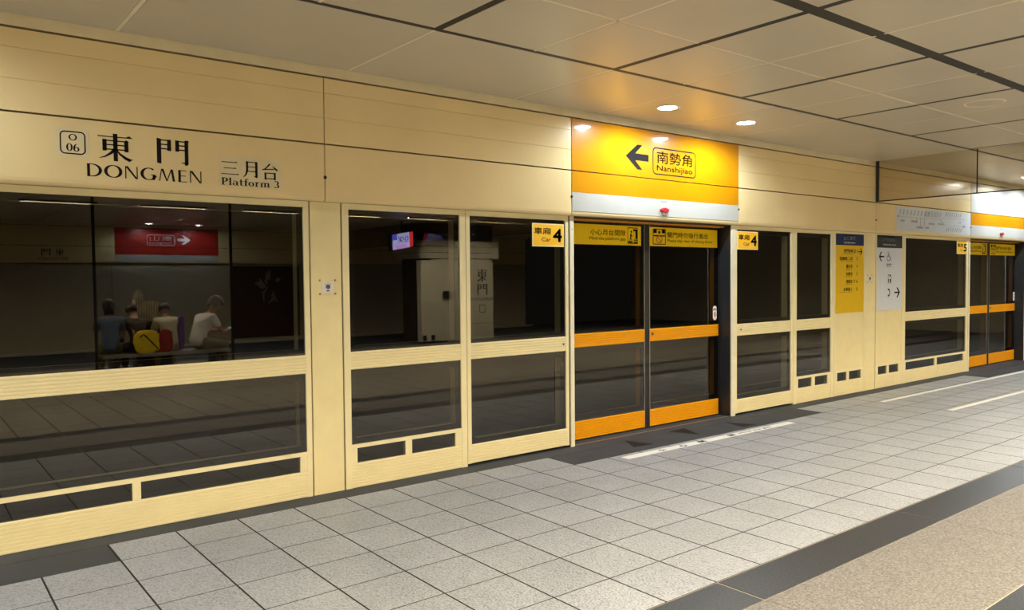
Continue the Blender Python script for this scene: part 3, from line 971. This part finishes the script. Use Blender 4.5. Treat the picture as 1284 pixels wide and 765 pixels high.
f.stroke([(.25, .60, .01), (.25, .45, .01)]).stroke([(.30, .60, .008), (.30, .25, .008)]).stroke([(.35, .60, .008), (.35, .25, .008)])
f.poly(*[(.02 + .012 * math.cos(q * .785), .60 + .05 * math.sin(q * .785)) for q in range(8)])
f.rect(0.0, 0.0, .001, .001).rect(.999, .999, 1, 1)
MB().flat(f, 11.392, 13.930, 2.262, 2.612, -0.0526).build('route_lines', MAPI, t)

# exit directory
t = thing('exit_directory', 'yellow exit directory with blue heading and a small right arrow', 'sign', (9.835, 0.0, 1.115))
MB().box(9.836, 10.566, -0.0004, 0.0078, 1.115, 2.026).build('sign_panel', EXITY, t)
MB().box(9.836, 10.566, -0.0006, 0.0078, 2.0262, 2.180).build('heading_panel', NAVY, t)
y = -0.0014
m = MB().text('出口資訊', 10.034, 10.346, 2.098, 2.150, y, .01)
m.text('Exit Information', 10.05, 10.332, 2.052, 2.076, y).build('heading_lettering', INKW, t)
rows_ = [('東門市場', 'Dongmen Market', '2 1', 1.950, 10.04), ('信義路二段', 'Sec. 2, Xinyi Rd.', '3', 1.846, 9.93), ('麗水街', 'Lishui St.', '4', 1.742, 10.10),
         ('永康街', 'Yongkang St.', '5', 1.638, 10.09), ('連雲街', 'Lianyun St.', '7 6', 1.535, 10.10), ('金華國小', 'Jinhua Elem. School', '8', 1.430, 10.03)]
m = MB()
for zh, en, no, z, xl in rows_:
    m.text(zh, xl, 10.268, z - .024, z + .026, y, .012)
    we = min(.36, .018 * len(en)); m.text(en, 10.268 - we, 10.268, z - .046, z - .030, y, .0)
    if ' ' in no: m.text(no, 10.30, 10.405, z - .020, z + .024, y, .01)
    else: m.text(no, 10.372, 10.402, z - .020, z + .024, y, .01)
m.build('lettering', INK, t)
f = Flat().rect(0, .42, .8, .58).poly((.40, 1), (.60, 1), (1, .5), (.76, .5)).poly((.76, .5), (1, .5), (.60, 0), (.40, 0))
MB().flat(f, 10.420, 10.528, 1.896, 1.990, y).build('arrow', INK, t)

# facility board
t = thing('facility_board', 'white facility board with dark heading, two arrows and pictograms', 'sign', (10.942, 0.0, 1.115))
MB().box(10.944, 11.684, -0.0004, 0.0078, 1.112, 2.010).build('sign_panel', WHITE, t)
MB().box(10.944, 11.684, -0.0006, 0.0078, 2.0102, 2.190).build('heading_panel', SLATE, t)
m = MB().text('設施資訊', 11.13, 11.475, 2.092, 2.150, y, .01)
m.text('Facility Information', 11.115, 11.49, 2.040, 2.068, y).build('heading_lettering', INKW, t)
fa = Flat().rect(0, .42, .8, .58).poly((.40, 1), (.60, 1), (1, .5), (.76, .5)).poly((.76, .5), (1, .5), (.60, 0), (.40, 0))
fb = Flat().add(fa, 1, 0, -1, 1); fb.f = [tuple(reversed(q)) for q in fb.f]
MB().flat(fb, 10.990, 11.145, 1.815, 1.952, y).build('arrow', INK, t)
MB().flat(fa, 11.455, 11.622, 1.290, 1.437, y).build('arrow', INK, t)
f = Flat().poly(*[(.42 + .10 * math.cos(q * .785), .92 + .075 * math.sin(q * .785)) for q in range(8)])
f.stroke([(.42, .82, .10), (.44, .48, .10), (.74, .48, .09), (.88, .12, .09), (1.0, .16, .08)]).stroke([(.44, .66, .08), (.70, .66, .08)])
f.arc(.42, .32, .32, .29, 110, 330, .07, .07)
m = MB().flat(f, 11.215, 11.355, 1.818, 1.952, y)
m.text('電梯', 11.215, 11.36, 1.762, 1.785, y, .01)
m.text('Elevator', 11.21, 11.36, 1.738, 1.755, y).build('lift_pictogram', INK, t)
f = Flat().ring(0, 0, 1, .7, .03, .05).rect(.15, .08, .4, .5).rect(.6, .08, .85, .5).rect(.1, .8, .3, 1).rect(.5, .78, .8, .98)
MB().flat(f, 11.25, 11.365, 1.500, 1.628, y).build('toilet_pictogram', INK, t)
f = Flat().stroke([(.1, 1, .32), (.55, .85, .22), (.70, .5, .20), (.55, .15, .22), (.1, 0, .32)])
MB().flat(f, 11.258, 11.330, 1.298, 1.432, y).build('telephone_pictogram', INK, t)

# ------------------------------------------------------------------ floor markings
def floor_mark(name, label, pts, mat, z, cat='floor marking'):
    t = MB(); k = len(pts)
    t.v = [(x, y, z) for x, y in pts] + [(x, y, z + .0008) for x, y in pts]
    t.f = [tuple(range(k - 1, -1, -1)), tuple(range(k, 2 * k))] + [(i, (i + 1) % k, k + (i + 1) % k, k + i) for i in range(k)]
    o = t.build(name, mat); o['label'] = label; o['category'] = cat
    return o


for k, (pts, lb) in enumerate(((((5.502, -.394), (5.748, -.419), (5.658, -.118)), 'black floor triangle before the orange doors, nearest the Car 4 gate by DONGMEN'),
                               (((6.353, -.119), (6.450, -.420), (6.582, -.108)), 'black floor triangle between the two others before the orange doors'),
                               (((7.124, -.470), (7.349, -.482), (7.210, -.172)), 'black floor triangle before the orange doors, nearest the exit directory'))):
    if k == 1: pts = ((6.33, -.12), (6.60, -.10), (6.45, -.42))
    floor_mark('floor_triangle', lb, pts[::1] if k else pts, DARKTRI, 0.0006 if False else 0.0002)
t = thing('warning_strip', 'white lettered floor strip before the orange doors', 'floor marking', (5.10, -.65, 0))
MB().box(5.10, 7.76, -0.705, -0.608, 0.0002, 0.0010).build('strip', TAPE, t)
m = MB()
for q in (5.60, 5.90, 6.19): m.text('小心間隙'['012'.index(str(round((q - 5.6) / .3)))], q - .05, q + .05, -.690, -.622, 0.0014, .05, 'xy')
m.text('隙', 6.62, 6.72, -.690, -.622, 0.0014, .05, 'xy')
m.text('Mind the gap', 6.80, 7.35, -.682, -.630, 0.0014, .03, 'xy').build('lettering', INK, t)
floor_mark('queue_line', 'long white floor line nearest the screens, running towards car 5', ((9.87, -.650), (17.0, -.650), (17.0, -.585), (9.87, -.585)), TAPE, 0.0002)
floor_mark('queue_line', 'white floor line farther out from the screens', ((9.85, -1.480), (17.0, -1.480), (17.0, -1.415), (9.85, -1.415)), TAPE, 0.0002)

# ------------------------------------------------------------------ smoke barrier hung from the ceiling
t = thing('smoke_barrier', 'clear glass smoke barrier hanging from the ceiling across the platform', 'barrier', (10.80, -0.05, 2.63))
ys = [-0.09, -1.35, -4.05, -6.75, -9.45, -12.15, -14.85, -16.38]
for a, b in zip(ys[:-1], ys[1:]):
    MB().box(10.796, 10.804, b + .004, a - .004, 2.655, ZC).build('glass_pane', SMOKE, t)
    MB().box(10.793, 10.807, b - .005, b + .005, 2.641, ZC).build('joint_bar', BLACK, t)
MB().box(10.788, 10.812, -0.090, -0.0535, 2.641, ZC).build('wall_channel', JAMB, t)
MB().box(10.792, 10.808, -16.38, -0.09, 2.641, 2.655).build('bottom_trim', SEAM, t)

# ------------------------------------------------------------------ the track side and the end walls
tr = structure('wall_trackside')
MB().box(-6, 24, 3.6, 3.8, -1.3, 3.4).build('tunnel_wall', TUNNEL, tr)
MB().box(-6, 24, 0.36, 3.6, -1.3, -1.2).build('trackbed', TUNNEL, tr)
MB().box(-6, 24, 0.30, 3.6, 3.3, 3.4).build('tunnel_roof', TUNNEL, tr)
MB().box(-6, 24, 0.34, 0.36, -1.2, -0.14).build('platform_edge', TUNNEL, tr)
wl = structure('wall_left'); MB().box(-6.2, -6, -16.6, 3.8, -1.3, 3.4).build('end_wall', PILLAR, wl)
wr = structure('wall_right'); MB().box(24, 24.2, -16.6, 3.8, -1.3, 3.4).build('end_wall', PILLAR, wr)

# far side of the island platform, seen only in the glass
fx = [-5.9, -3.4, -1.0, 1.6, 4.35, 7.7, 10.4, 13.0, 15.6, 18.0]
for a, b in zip(fx[:-1], fx[1:]):
    MB().box(a + .01, b - .01, 0.0, 0.08, 0.002, 2.20).build('veiled_screen_panel', VEILWALL, wall_opposite)  # panel colour includes the reflections of the far glass
MB().box(-6, 18, -0.30, 0.0, 0.0, 0.05).build('far_kerb', PILLAR, wall_opposite)
ps = thing('wall_poster', 'dark maroon poster with pale branching pattern on the far wall', 'poster', (3.85, 0, 1.0))
MB().box(2.70, 4.70, -0.02, -0.002, 0.12, 2.14).build('sheet', POSTER, ps)
f = Flat()
rnd = random.Random(3)
for k in range(11):
    a = rnd.uniform(0, 2 * PI); r = rnd.uniform(.6, 1.15); q = rnd.uniform(-.9, .9); r0 = rnd.uniform(.15, .5)
    f.stroke([(r0 * math.cos(a), r0 * math.sin(a), .03), ((r0 + r) / 2 * math.cos(a + q * .4), (r0 + r) / 2 * math.sin(a + q * .4), rnd.uniform(.12, .3)), (r * math.cos(a + q), r * math.sin(a + q), .03)])
MB().flat(f, 3.25, 4.05, 1.05, 2.05, -0.022).build('pattern', GREYP, ps)
to_far_side(ps)
fn = thing('station_name_sign', 'far side 東門 station name lettering, only visible as a reflection', 'sign', (8.6, -.05, 2.4))
MB().flat(ming_dong(), 8.75, 8.95, 2.392, 2.562, YF).flat(ming_men(), 9.05, 9.25, 2.392, 2.562, YF).flat(optima_word('DONGMEN'), 8.68, 9.32, 2.283, 2.362, YF).build('lettering', INK, fn)
to_far_side(fn)

# pillar towards the far edge of the platform
px0, px1, py0, py1 = 11.00, 13.62, -13.7, -12.25
t = thing('platform_pillar', 'broad white pillar lettered 東門 DONGMEN, seen reflected in the glass', 'pillar', ((px0 + px1) / 2, (py0 + py1) / 2, 0))


def rounded(x0, x1, y0, y1, r, z0, z1, n=8):
    pts = []
    for cx, cy, a in ((x1 - r, y1 - r, 0), (x0 + r, y1 - r, 90), (x0 + r, y0 + r, 180), (x1 - r, y0 + r, 270)):
        for i in range(n + 1):
            q = math.radians(a + 90 * i / n); pts.append((cx + r * math.cos(q), cy + r * math.sin(q)))
    m = MB(); k = len(pts)
    m.v = [(x, y, z0) for x, y in pts] + [(x, y, z1) for x, y in pts]
    m.f = [tuple(range(k - 1, -1, -1)), tuple(range(k, 2 * k))] + [(i, (i + 1) % k, k + (i + 1) % k, k + i) for i in range(k)]
    return m


rounded(px0 + .03, px1 - .03, py0 + .03, py1 - .03, .45, 0.0, ZC).build('core', SEAM, t)
for z0, z1 in ((0.002, .44), (.452, 2.24)):
    rounded(px0 + .05, px1 - .02, py0, py1, .5, z0, z1).build('cladding_sheet', PILLAR, t)
for k in range(3):
    rounded(px0, px1 + .02, py0 - .03, py1 + .03, .2, 2.262 + .165 * k, 2.412 + .165 * k).build('capital_band', PILLAR, t)
rounded(px0 + .35, px1 - .35, py0 + .1, py1 - .1, .3, 2.76, ZC).build('neck', PILLAR, t)
lm = MB(); lm.flat(ming_dong(), -.18, .18, 1.62, 1.97, 0).flat(ming_men(), -.18, .18, 1.24, 1.56, 0)
lm.flat(optima_word('DONGMEN'), -.42, .42, 1.08, 1.17, 0).flat(Flat().ring(0, 0, 1, 1, .15, .08), -.11, .11, .75, .97, 0)
lm.v = [(12.96 - x, py1 + .003, z) for x, y, z in lm.v]; lm.f = [tuple(reversed(q)) for q in lm.f]
lm.build('lettering', INK, t)
t = thing('equipment_cabinet', 'tall pale cabinet joined to the reflected pillar, with small control panel', 'cabinet', (11.3, -12.1, 0))
MB().box(10.82, 11.80, -12.23, -12.03, 0.06, 2.20).build('body', PILLAR, t)
MB().box(11.50, 11.72, -12.029, -12.00, 1.18, 1.38).build('control_panel', SLATE, t)
for x in (10.86, 11.12): MB().box(x, x + .10, -12.20, -12.02, 0.002, 0.22).build('foot', SLATE, t)

# hanging television
tvx, tvy, tvz = 10.34, -12.1, 2.70
t = thing('hanging_screen', 'hanging television with pale blue picture, seen reflected in the glass', 'screen', (tvx, tvy, tvz))
TVR = (math.radians(14), math.radians(10), PI)
TV = Matrix.Translation((tvx, tvy, tvz))
MB().box(tvx - .40, tvx + .40, tvy + 0.0, tvy + .07, tvz - .22, tvz + .22).build('casing', SLATE, t)


def screen_mat(name, c):
    m = bpy.data.materials.new(name); m.use_nodes = True
    b = m.node_tree.nodes['Principled BSDF']; b.inputs['Base Color'].default_value = (*c, 1)
    b.inputs['Emission Color'].default_value = (*c, 1); b.inputs['Emission Strength'].default_value = 2.6
    return m


MB().box(tvx - .20, tvx + .31, tvy - .004, tvy, tvz - .20, tvz + .20).build('picture', screen_mat('screen_lavender', (.45, .45, .85)), t)
MB().box(tvx - .31, tvx - .20, tvy - .004, tvy, tvz - .20, tvz + .20).build('red_picture_strip', screen_mat('screen_red', (.6, .03, .05)), t)
MB().box(tvx + .17, tvx + .31, tvy - .006, tvy - .0042, tvz + .05, tvz + .20).build('picture_block', screen_mat('screen_blue', (.08, .10, .7)), t)
MB().box(tvx - .12, tvx + .22, tvy - .006, tvy - .0042, tvz - .20, tvz - .10).build('picture_block', screen_mat('screen_violet', (.55, .30, .75)), t)
f = Flat().arc(.2, .5, .12, .3, 0, 360, .05, .08).arc(.6, .55, .1, .25, 0, 360, .05, .08).stroke([(.1, .1, .06), (.9, .25, .06)]).stroke([(.75, .3, .07), (.9, .9, .07)])
MB().flat(f, tvx - .17, tvx + .15, tvz - .05, tvz + .13, tvy - .005).build('picture_lines', screen_mat('screen_dark', (.05, .05, .12)), t)
t.rotation_euler = TVR
hp_ = thing('screen_hanger', 'slim pole that hangs the television from the ceiling', 'pole', (tvx, tvy - .05, ZC))
MB().lathe((tvx, tvy - .05, tvz + .23), [(0.022, 0.0), (0.022, ZC - tvz - .24)], 'z', 12).build('pole', SLATE, hp_)
MB().lathe((tvx, tvy - .05, ZC - .01), [(0.07, 0.0), (0.07, .009)], 'z', 16).build('ceiling_plate', SLATE, hp_)

# ------------------------------------------------------------------ bench
BX0, BX1, BY0, BY1, BZ = 2.74, 4.92, -9.86, -9.22, 0.42
t = thing('platform_bench', 'long steel bench with black legs under the seated people', 'bench', ((BX0 + BX1) / 2, (BY0 + BY1) / 2, 0))
MB().bevbox(BX0, BX1, BY0, BY1, BZ - .035, BZ, .008).build('seat', STEEL, t)
MB().box(BX0, BX1, BY1 + .001, BY1 + .02, BZ - .05, BZ + .01).build('edge_rail', STEEL, t)
for x in (BX0 + .2, (BX0 + BX1) / 2, BX1 - .25):
    MB().box(x, x + .06, BY0 + .08, BY1 - .08, 0.006, BZ - .036).build('leg', JAMB, t)
    MB().box(x - .03, x + .09, BY0 + .03, BY1 - .03, 0.0002, 0.006).build('foot_plate', JAMB, t)
for x, lb in ((2.695, 'slim black floor to ceiling post at the handbag end of the bench'), (5.03, 'slim black floor to ceiling post beside the grey haired person')):
    t = thing('slim_post', lb, 'post', (x, -9.46, 0))
    MB().box(x - .022, x + .022, -9.48, -9.44, 0.004, ZC - .002).build('shaft', JAMB, t)
    MB().box(x - .06, x + .06, -9.52, -9.40, 0.0002, 0.0038).build('base_plate', JAMB, t)

# ------------------------------------------------------------------ people
SKIN = paint('skin', (0.46, 0.27, 0.18), 0.5, var=0.05, scale=20)
EYE = paint('eye_white', (0.7, 0.68, 0.64), 0.3)
IRIS = paint('dark_iris', (0.02, 0.012, 0.008), 0.2)
LIP = paint('lips', (0.36, 0.13, 0.10), 0.5)


def cloth(name, c): return paint(name, c, 0.85, var=0.10, scale=14, bump=0.5, bscale=18)


def skin(name, nodes, edges, mat, parent, roots=(0,), levels=2):
    """nodes: (x,y,z,r)"""
    me = bpy.data.meshes.new('skeleton'); me.from_pydata([n[:3] for n in nodes], edges, []); me.update()
    ob = bpy.data.objects.new('skeleton', me); COL.objects.link(ob)
    sm = ob.modifiers.new('skin', 'SKIN'); sm.use_smooth_shade = True
    ss = ob.modifiers.new('sub', 'SUBSURF'); ss.levels = levels; ss.render_levels = levels
    for i, n in enumerate(nodes):
        sv = me.skin_vertices[0].data[i]
        rr = n[3] if isinstance(n[3], tuple) else (n[3], n[3])
        sv.radius = rr; sv.use_root = i in roots
    bpy.context.view_layer.update()
    out = bpy.data.meshes.new_from_object(ob.evaluated_get(bpy.context.evaluated_depsgraph_get()))
    bpy.data.objects.remove(ob)
    out.materials.clear(); out.materials.append(mat)
    for p in out.polygons: p.use_smooth = True
    o = bpy.data.objects.new(name, out); COL.objects.link(o); o.parent = parent
    return o


def blob(name, c, r, mat, parent, cut=None, n=16, noise=0.0, tilt=0.0, seed=1):
    """ellipsoid, optionally only the part kept by cut(unit point)"""
    rd = random.Random(seed); v = []; f = []
    m = n // 2
    for i in range(m + 1):
        th = PI * i / m
        for j in range(n):
            ph = 2 * PI * j / n
            u = (math.sin(th) * math.cos(ph), math.sin(th) * math.sin(ph), math.cos(th))
            s = 1 + noise * (rd.random() - .5)
            v.append((u[0] * r[0] * s, u[1] * r[1] * s, u[2] * r[2] * s, u))
    for i in range(m):
        for j in range(n):
            q = (i * n + j, i * n + (j + 1) % n, (i + 1) * n + (j + 1) % n, (i + 1) * n + j)
            if cut is None or all(cut(v[k][3]) for k in q): f.append(q[::-1])
    me = bpy.data.meshes.new(name)
    R = Matrix.Rotation(tilt, 3, 'X')
    me.from_pydata([tuple(R @ Vector(p[:3]) + Vector(c)) for p in v], [], f); me.materials.append(mat)
    for p in me.polygons: p.use_smooth = True
    o = bpy.data.objects.new(name, me); COL.objects.link(o); o.parent = parent
    return o


def person(label, x, y, face, shirt, trousers, hair, lean=0.25, nod=0.35, long_hair=False, long_sleeve=False, hold=False, sc=1.08, seat=BZ, bouffant=1.0):
    """seated figure; local +y is where it faces"""
    t = thing('person', label, 'person', (x, y, 0)); t.rotation_euler = (0, 0, face); t.scale = (sc, sc, sc)
    s0 = seat / sc
    P = Vector((0, 0, s0 + .10))
    d = Vector((0, math.sin(lean), math.cos(lean)))
    d2 = Vector((0, math.sin(lean * 1.7), math.cos(lean * 1.7)))
    b1 = P + d * .16; b2 = b1 + d * .15; ch = b2 + d2 * .14; nk = ch + d2 * .10
    n1 = nk + Vector((0, math.sin(lean + .35), math.cos(lean + .35))) * .055
    hd = Vector((0, math.sin(nod), math.cos(nod))); hf = Vector((0, math.cos(nod), -math.sin(nod)))
    h1 = n1 + hd * .06 + hf * .012; h2 = h1 + hd * .07; h3 = h2 + hd * .06
    nodes = [(*P, .092), (*b1, .104), (*b2, .120), (*ch, .115), (*nk, .060), (*n1, .050), (*h1, .066), (*h2, .088), (*h3, .074)]
    edges = [(0, 1), (1, 2), (2, 3), (3, 4), (4, 5), (5, 6), (6, 7), (7, 8)]
    arms = {}
    for s in (-1, 1):
        k = len(nodes)
        sh = ch + Vector((s * .165, 0, .015)); el = sh + Vector((s * .05, .10 + .12 * math.sin(lean), -.25))
        wr_ = Vector((s * .10, el.y + .20, el.z + (.03 if hold else -.08)))
        nodes += [(*sh, .060), (*el, .043), (*wr_, .029)]
        edges += [(3, k), (k, k + 1), (k + 1, k + 2)]
        arms[s] = (sh, el, wr_, k)
        k2 = len(nodes)
        hp = P + Vector((s * .095, .06, -.02)); kn = Vector((s * .12, .47, s0 + .07)); an = Vector((s * .12, .44, .10)); to = Vector((s * .13, .60, .05))
        nodes += [(*(hp * .55 + kn * .45), .078), (*kn, .060), (*(kn * .45 + an * .55), .055), (*an, .040), (*to, .034)]
        edges += [(0, k2), (k2, k2 + 1), (k2 + 1, k2 + 2), (k2 + 2, k2 + 3), (k2 + 3, k2 + 4)]
        arms[s] += (hp, kn, an, to)
    # hands
    for s in (-1, 1):
        wv = arms[s][2]; el = arms[s][1]; dr = (wv - el).normalized(); sd = Vector((-s, 0, 0)); up = dr.cross(sd).normalized()
        if up.z < 0: up = -up
        k = len(nodes); pm = wv + dr * .055
        nodes += [(*pm, (.030, .020))]; edges += [(arms[s][3] + 2, k)]
    body = skin('body', nodes, edges, SKIN, t)
    for s in (-1, 1):
        wv = arms[s][2]; el = arms[s][1]; dr = (wv - el).normalized(); sd = Vector((-s, 0, 0)); up = Vector((0, 0, 1))
        fn, fe, rt = [], [], []
        for q, (off, ln) in enumerate(((-.026, .062), (-.009, .072), (.009, .068), (.026, .054))):
            b = wv + dr * .06 + sd * off
            c = b + dr * ln * .5 + up * (-.004); e = c + dr * ln * .35 - up * .020; g = e - up * .018 + dr * .004
            k = len(fn); rt.append(k)
            fn += [(*b, .0095), (*c, .009), (*e, .008), (*g, .007)]; fe += [(k, k + 1), (k + 1, k + 2), (k + 2, k + 3)]
        k = len(fn); rt.append(k); b = wv + dr * .03 + sd * .020
        fn += [(*b, .011), (*(b + dr * .03 + sd * .025), .010), (*(b + dr * .055 + sd * .025 + up * .008), .008)]; fe += [(k, k + 1), (k + 1, k + 2)]
        skin('fingers', fn, fe, SKIN, body, tuple(rt), 1)
    # clothing
    g = .014
    sn = [(*(P - d * .06), .150), (*b1, .138), (*b2, .142), (*ch, .130), (*(ch * .4 + nk * .6), .080)]; se = [(0, 1), (1, 2), (2, 3), (3, 4)]
    for s in (-1, 1):
        sh, el, wv = arms[s][:3]; k = len(sn)
        mid = sh * .35 + el * .65
        sn += [(*sh, .078), (*(el if long_sleeve else mid), .058)]; se += [(3, k), (k, k + 1)]
        if long_sleeve: sn += [(*(el * .15 + wv * .85), .042)]; se += [(k + 1, k + 2)]
    skin('shirt', sn, se, shirt, t)
    tn = [(*(P + d * .13), .122), (*(P - d * .02 + Vector((0, .02, 0))), .152)]; te = [(0, 1)]
    for s in (-1, 1):
        hp, kn, an, to = arms[s][4:]; k = len(tn)
        tn += [(*(hp * .55 + kn * .45 + Vector((s * .012, 0, 0))), .098), (*kn, .076), (*(kn * .4 + an * .6), .066), (*(an + Vector((0, 0, .03))), .058)]; te += [(1, k), (k, k + 1), (k + 1, k + 2), (k + 2, k + 3)]
    skin('trousers', tn, te, trousers, t)
    for s in (-1, 1):
        an, to = arms[s][6:8]
        skin('shoe', [(an.x, an.y - .02, .05, .045), (to.x, to.y - .04, .045, .042), (to.x, to.y + .02, .04, .032)], [(0, 1), (1, 2)], SLATE, t, (0,), 2)
    # head detail
    hc = h2
    blob('hair', hc + hd * .022 - hf * .018, (.098 * bouffant, .112 * bouffant, .118 * bouffant), hair, t, lambda u: not (u[1] > .1 and u[2] < .22) and u[2] > (-.97 if long_hair else -.78), 20, .06, -nod)
    if long_hair:
        blob('hair_back', hc - hd * .10 - hf * .055, (.082, .055, .12), hair, t, None, 14, .08)
    blob('nose', hc + hf * .098 - hd * .012, (.012, .018, .022), SKIN, t, None, 10, 0, -nod)
    for s in (-1, 1):
        blob('ear', hc + Vector((s * .092, 0, 0)) - hd * .015, (.012, .022, .032), SKIN, t, None, 10, 0, -nod)
        e = blob('eye', hc + hf * .076 + Vector((s * .034, 0, 0)) + hd * .012, (.013, .008, .0065), EYE, t, None, 10)
        blob('iris', hc + hf * .0825 + Vector((s * .034, 0, 0)) + hd * .011, (.006, .003, .0055), IRIS, e, None, 8)
    blob('mouth', hc + hf * .086 - hd * .058, (.024, .008, .007), LIP, t, None, 10, 0, -nod)
    return t, arms


DARKH = paint('dark_hair', (0.018, 0.014, 0.012), 0.5, var=0.3, scale=60, bump=0.6, bscale=90)
GREYH = paint('grey_hair', (0.24, 0.24, 0.24), 0.6, var=0.25, scale=60, bump=0.7, bscale=90)
BLUE = cloth('blue_cotton', (0.10, 0.14, 0.24)); OLIVE = cloth('olive_cotton', (0.16, 0.15, 0.06))
BROWN = cloth('dark_brown_jacket', (0.055, 0.042, 0.032)); CREAMC = cloth('cream_linen', (0.52, 0.48, 0.36)); BEIGEC = cloth('beige_trousers', (0.42, 0.37, 0.28))
WHITEC = cloth('white_cotton', (0.74, 0.74, 0.74)); DARKC = cloth('dark_trousers', (0.03, 0.03, 0.035)); TAUPE = cloth('taupe_trousers', (0.20, 0.16, 0.12))
YELC = cloth('yellow_nylon', (0.80, 0.58, 0.02)); REDC = cloth('red_nylon', (0.28, 0.025, 0.02)); PURP = cloth('purple_cloth', (0.16, 0.09, 0.30))
TOTE = None
person('dark haired person in blue shirt seated at the post end of the bench', 2.94, -9.55, PI + .12, BLUE, OLIVE, DARKH, .30, .5, True)
person('person in dark brown jacket hunched on the bench beside a yellow bag', 3.42, -9.58, PI - .05, BROWN, DARKC, DARKH, .48, .7, False, True)
person('person in cream linen top bent forward on the bench', 3.93, -9.55, PI + .05, CREAMC, BEIGEC, DARKH, .46, .75, False, True)
pw, arms = person('grey haired person in white t-shirt looking down at a phone', 4.36, -9.48, -PI / 2 - .35, WHITEC, TAUPE, GREYH, .40, .62, False, False, True, 1.14, bouffant=1.22)
# phone in the hands of the grey haired person
ph = thing('mobile_phone', 'dark phone held in the hands of the grey haired person', 'phone', (0, 0, 0))
bpy.context.view_layer.update()
wl_, wr2 = arms[-1][2], arms[1][2]; dr_ = (arms[1][2] - arms[1][1]).normalized()
pc = pw.matrix_world @ ((wl_ + wr2) / 2 + dr_ * .10 + Vector((0, 0, .012)))
ph.location = pc; ph.rotation_euler = (math.radians(35), 0, pw.rotation_euler.z)
ORG[ph.name] = (0, 0, 0)
MB().box(-.075, .075, -.04, .04, -.004, .004).build('case', SLATE, ph)
MB().box(-.070, .070, -.036, .036, .0041, .0046).build('display', screen_mat('phone_display', (.25, .28, .32)), ph)

# bags on and behind the bench
def soft_bag(name, label, c, r, mat, cat='bag', seed=1, strap=True):
    t = thing(name, label, cat, c)
    rd = random.Random(seed); v = []; f = []; n, m = 24, 12
    for i in range(m + 1):
        th = PI * i / m
        for j in range(n):
            p = 2 * PI * j / n
            u = Vector((math.sin(th) * math.cos(p), math.sin(th) * math.sin(p), math.cos(th)))
            e = [math.copysign(abs(q) ** .62, q) for q in u]
            s = 1 + .07 * math.sin(5 * p + seed) * math.sin(th) + .06 * math.sin(7 * th + 3 * p) + .05 * (rd.random() - .5)
            v.append((e[0] * r[0] * s, e[1] * r[1] * s, r[2] + e[2] * r[2] * (s if e[2] > -.2 else 1)))
    for i in range(m):
        for j in range(n): f.append((i * n + j, (i + 1) * n + j, (i + 1) * n + (j + 1) % n, i * n + (j + 1) % n))
    me = bpy.data.meshes.new('bag_body'); me.from_pydata(v, [], f); me.materials.append(mat)
    for p in me.polygons: p.use_smooth = True
    o = bpy.data.objects.new('bag_body', me); COL.objects.link(o); o.parent = t
    if strap:
        pts = [(-r[0] * .9, r[1] * .5, r[2] * 1.2), (-r[0] * .3, r[1] * 1.05, r[2] * 1.7), (r[0] * .3, r[1] * 1.1, r[2] * 1.0), (r[0] * .8, r[1] * .95, r[2] * .4)]
        skin('strap', [(*p, .012) for p in pts], [(0, 1), (1, 2), (2, 3)], INK, t, (0,), 1)
    return t


soft_bag('shoulder_bag', 'crumpled yellow bag with black strap on the bench', (3.47, -9.30, BZ), (.21, .06, .20), YELC, seed=2)
soft_bag('cloth_bag', 'dark red soft bag on the bench next to the yellow bag', (3.78, -9.31, BZ), (.12, .06, .20), REDC, seed=5, strap=False)
soft_bag('folded_umbrella_pouch', 'small purple pouch on the bench between cream and white clothed people', (4.16, -9.72, BZ), (.06, .06, .32), PURP, 'pouch', 7, False)
t = thing('suitcase', 'dark upright suitcase behind the bench carrying the striped tote', 'suitcase', (3.74, -10.45, 0))
MB().bevbox(3.52, 3.96, -10.60, -10.30, 0.07, 0.95, .03).build('shell', DARKC, t)
for x in (3.56, 3.86):
    for yy in (-10.57, -10.35): MB().lathe((x, yy, 0.035), [(0.034, 0), (0.034, .03)], 'x', 14).build('wheel', BLACK, t)
MB().box(3.60, 3.62, -10.30, -10.285, .2, .8).box(3.86, 3.88, -10.30, -10.285, .2, .8).build('rib', BLACK, t)


def striped(name, a, b, s):
    m, nt, bs = new_mat(name); N, L = nt.nodes, nt.links
    g = N.new('ShaderNodeNewGeometry'); w = N.new('ShaderNodeTexWave'); w.inputs['Scale'].default_value = s
    w.bands_direction = 'X'; L.new(g.outputs['Position'], w.inputs['Vector'])
    r = N.new('ShaderNodeValToRGB'); r.color_ramp.elements[0].color = (*a, 1); r.color_ramp.elements[1].color = (*b, 1)
    r.color_ramp.elements[0].position = .35; r.color_ramp.elements[1].position = .6
    L.new(w.outputs['Fac'], r.inputs['Fac']); L.new(r.outputs['Color'], bs.inputs['Base Color']); bs.inputs['Roughness'].default_value = .85
    return m


t = thing('tote_bag', 'beige striped tote bag with pale handles standing on the dark suitcase', 'bag', (3.74, -10.45, 0.95))
m = MB(); m.v = [(3.59, -10.54, .9505), (3.88, -10.54, .9505), (3.88, -10.36, .9505), (3.59, -10.36, .9505), (3.52, -10.56, 1.35), (3.97, -10.56, 1.31), (3.97, -10.34, 1.31), (3.52, -10.34, 1.35)]
m.f = [(3, 2, 1, 0), (0, 1, 5, 4), (1, 2, 6, 5), (2, 3, 7, 6), (3, 0, 4, 7), (4, 5, 6, 7)]
m.build('bag_body', striped('striped_canvas', (.50, .39, .26), (.88, .78, .60), 7), t)
for yy in (-.09, .09):
    skin('handle', [(-.20, yy, .38, .012), (-.17, yy, .52, .012), (-.12, yy, .58, .012), (-.08, yy, .52, .012), (-.05, yy, .37, .012)], [(0, 1), (1, 2), (2, 3), (3, 4)], CREAMC, t, (0,), 1)
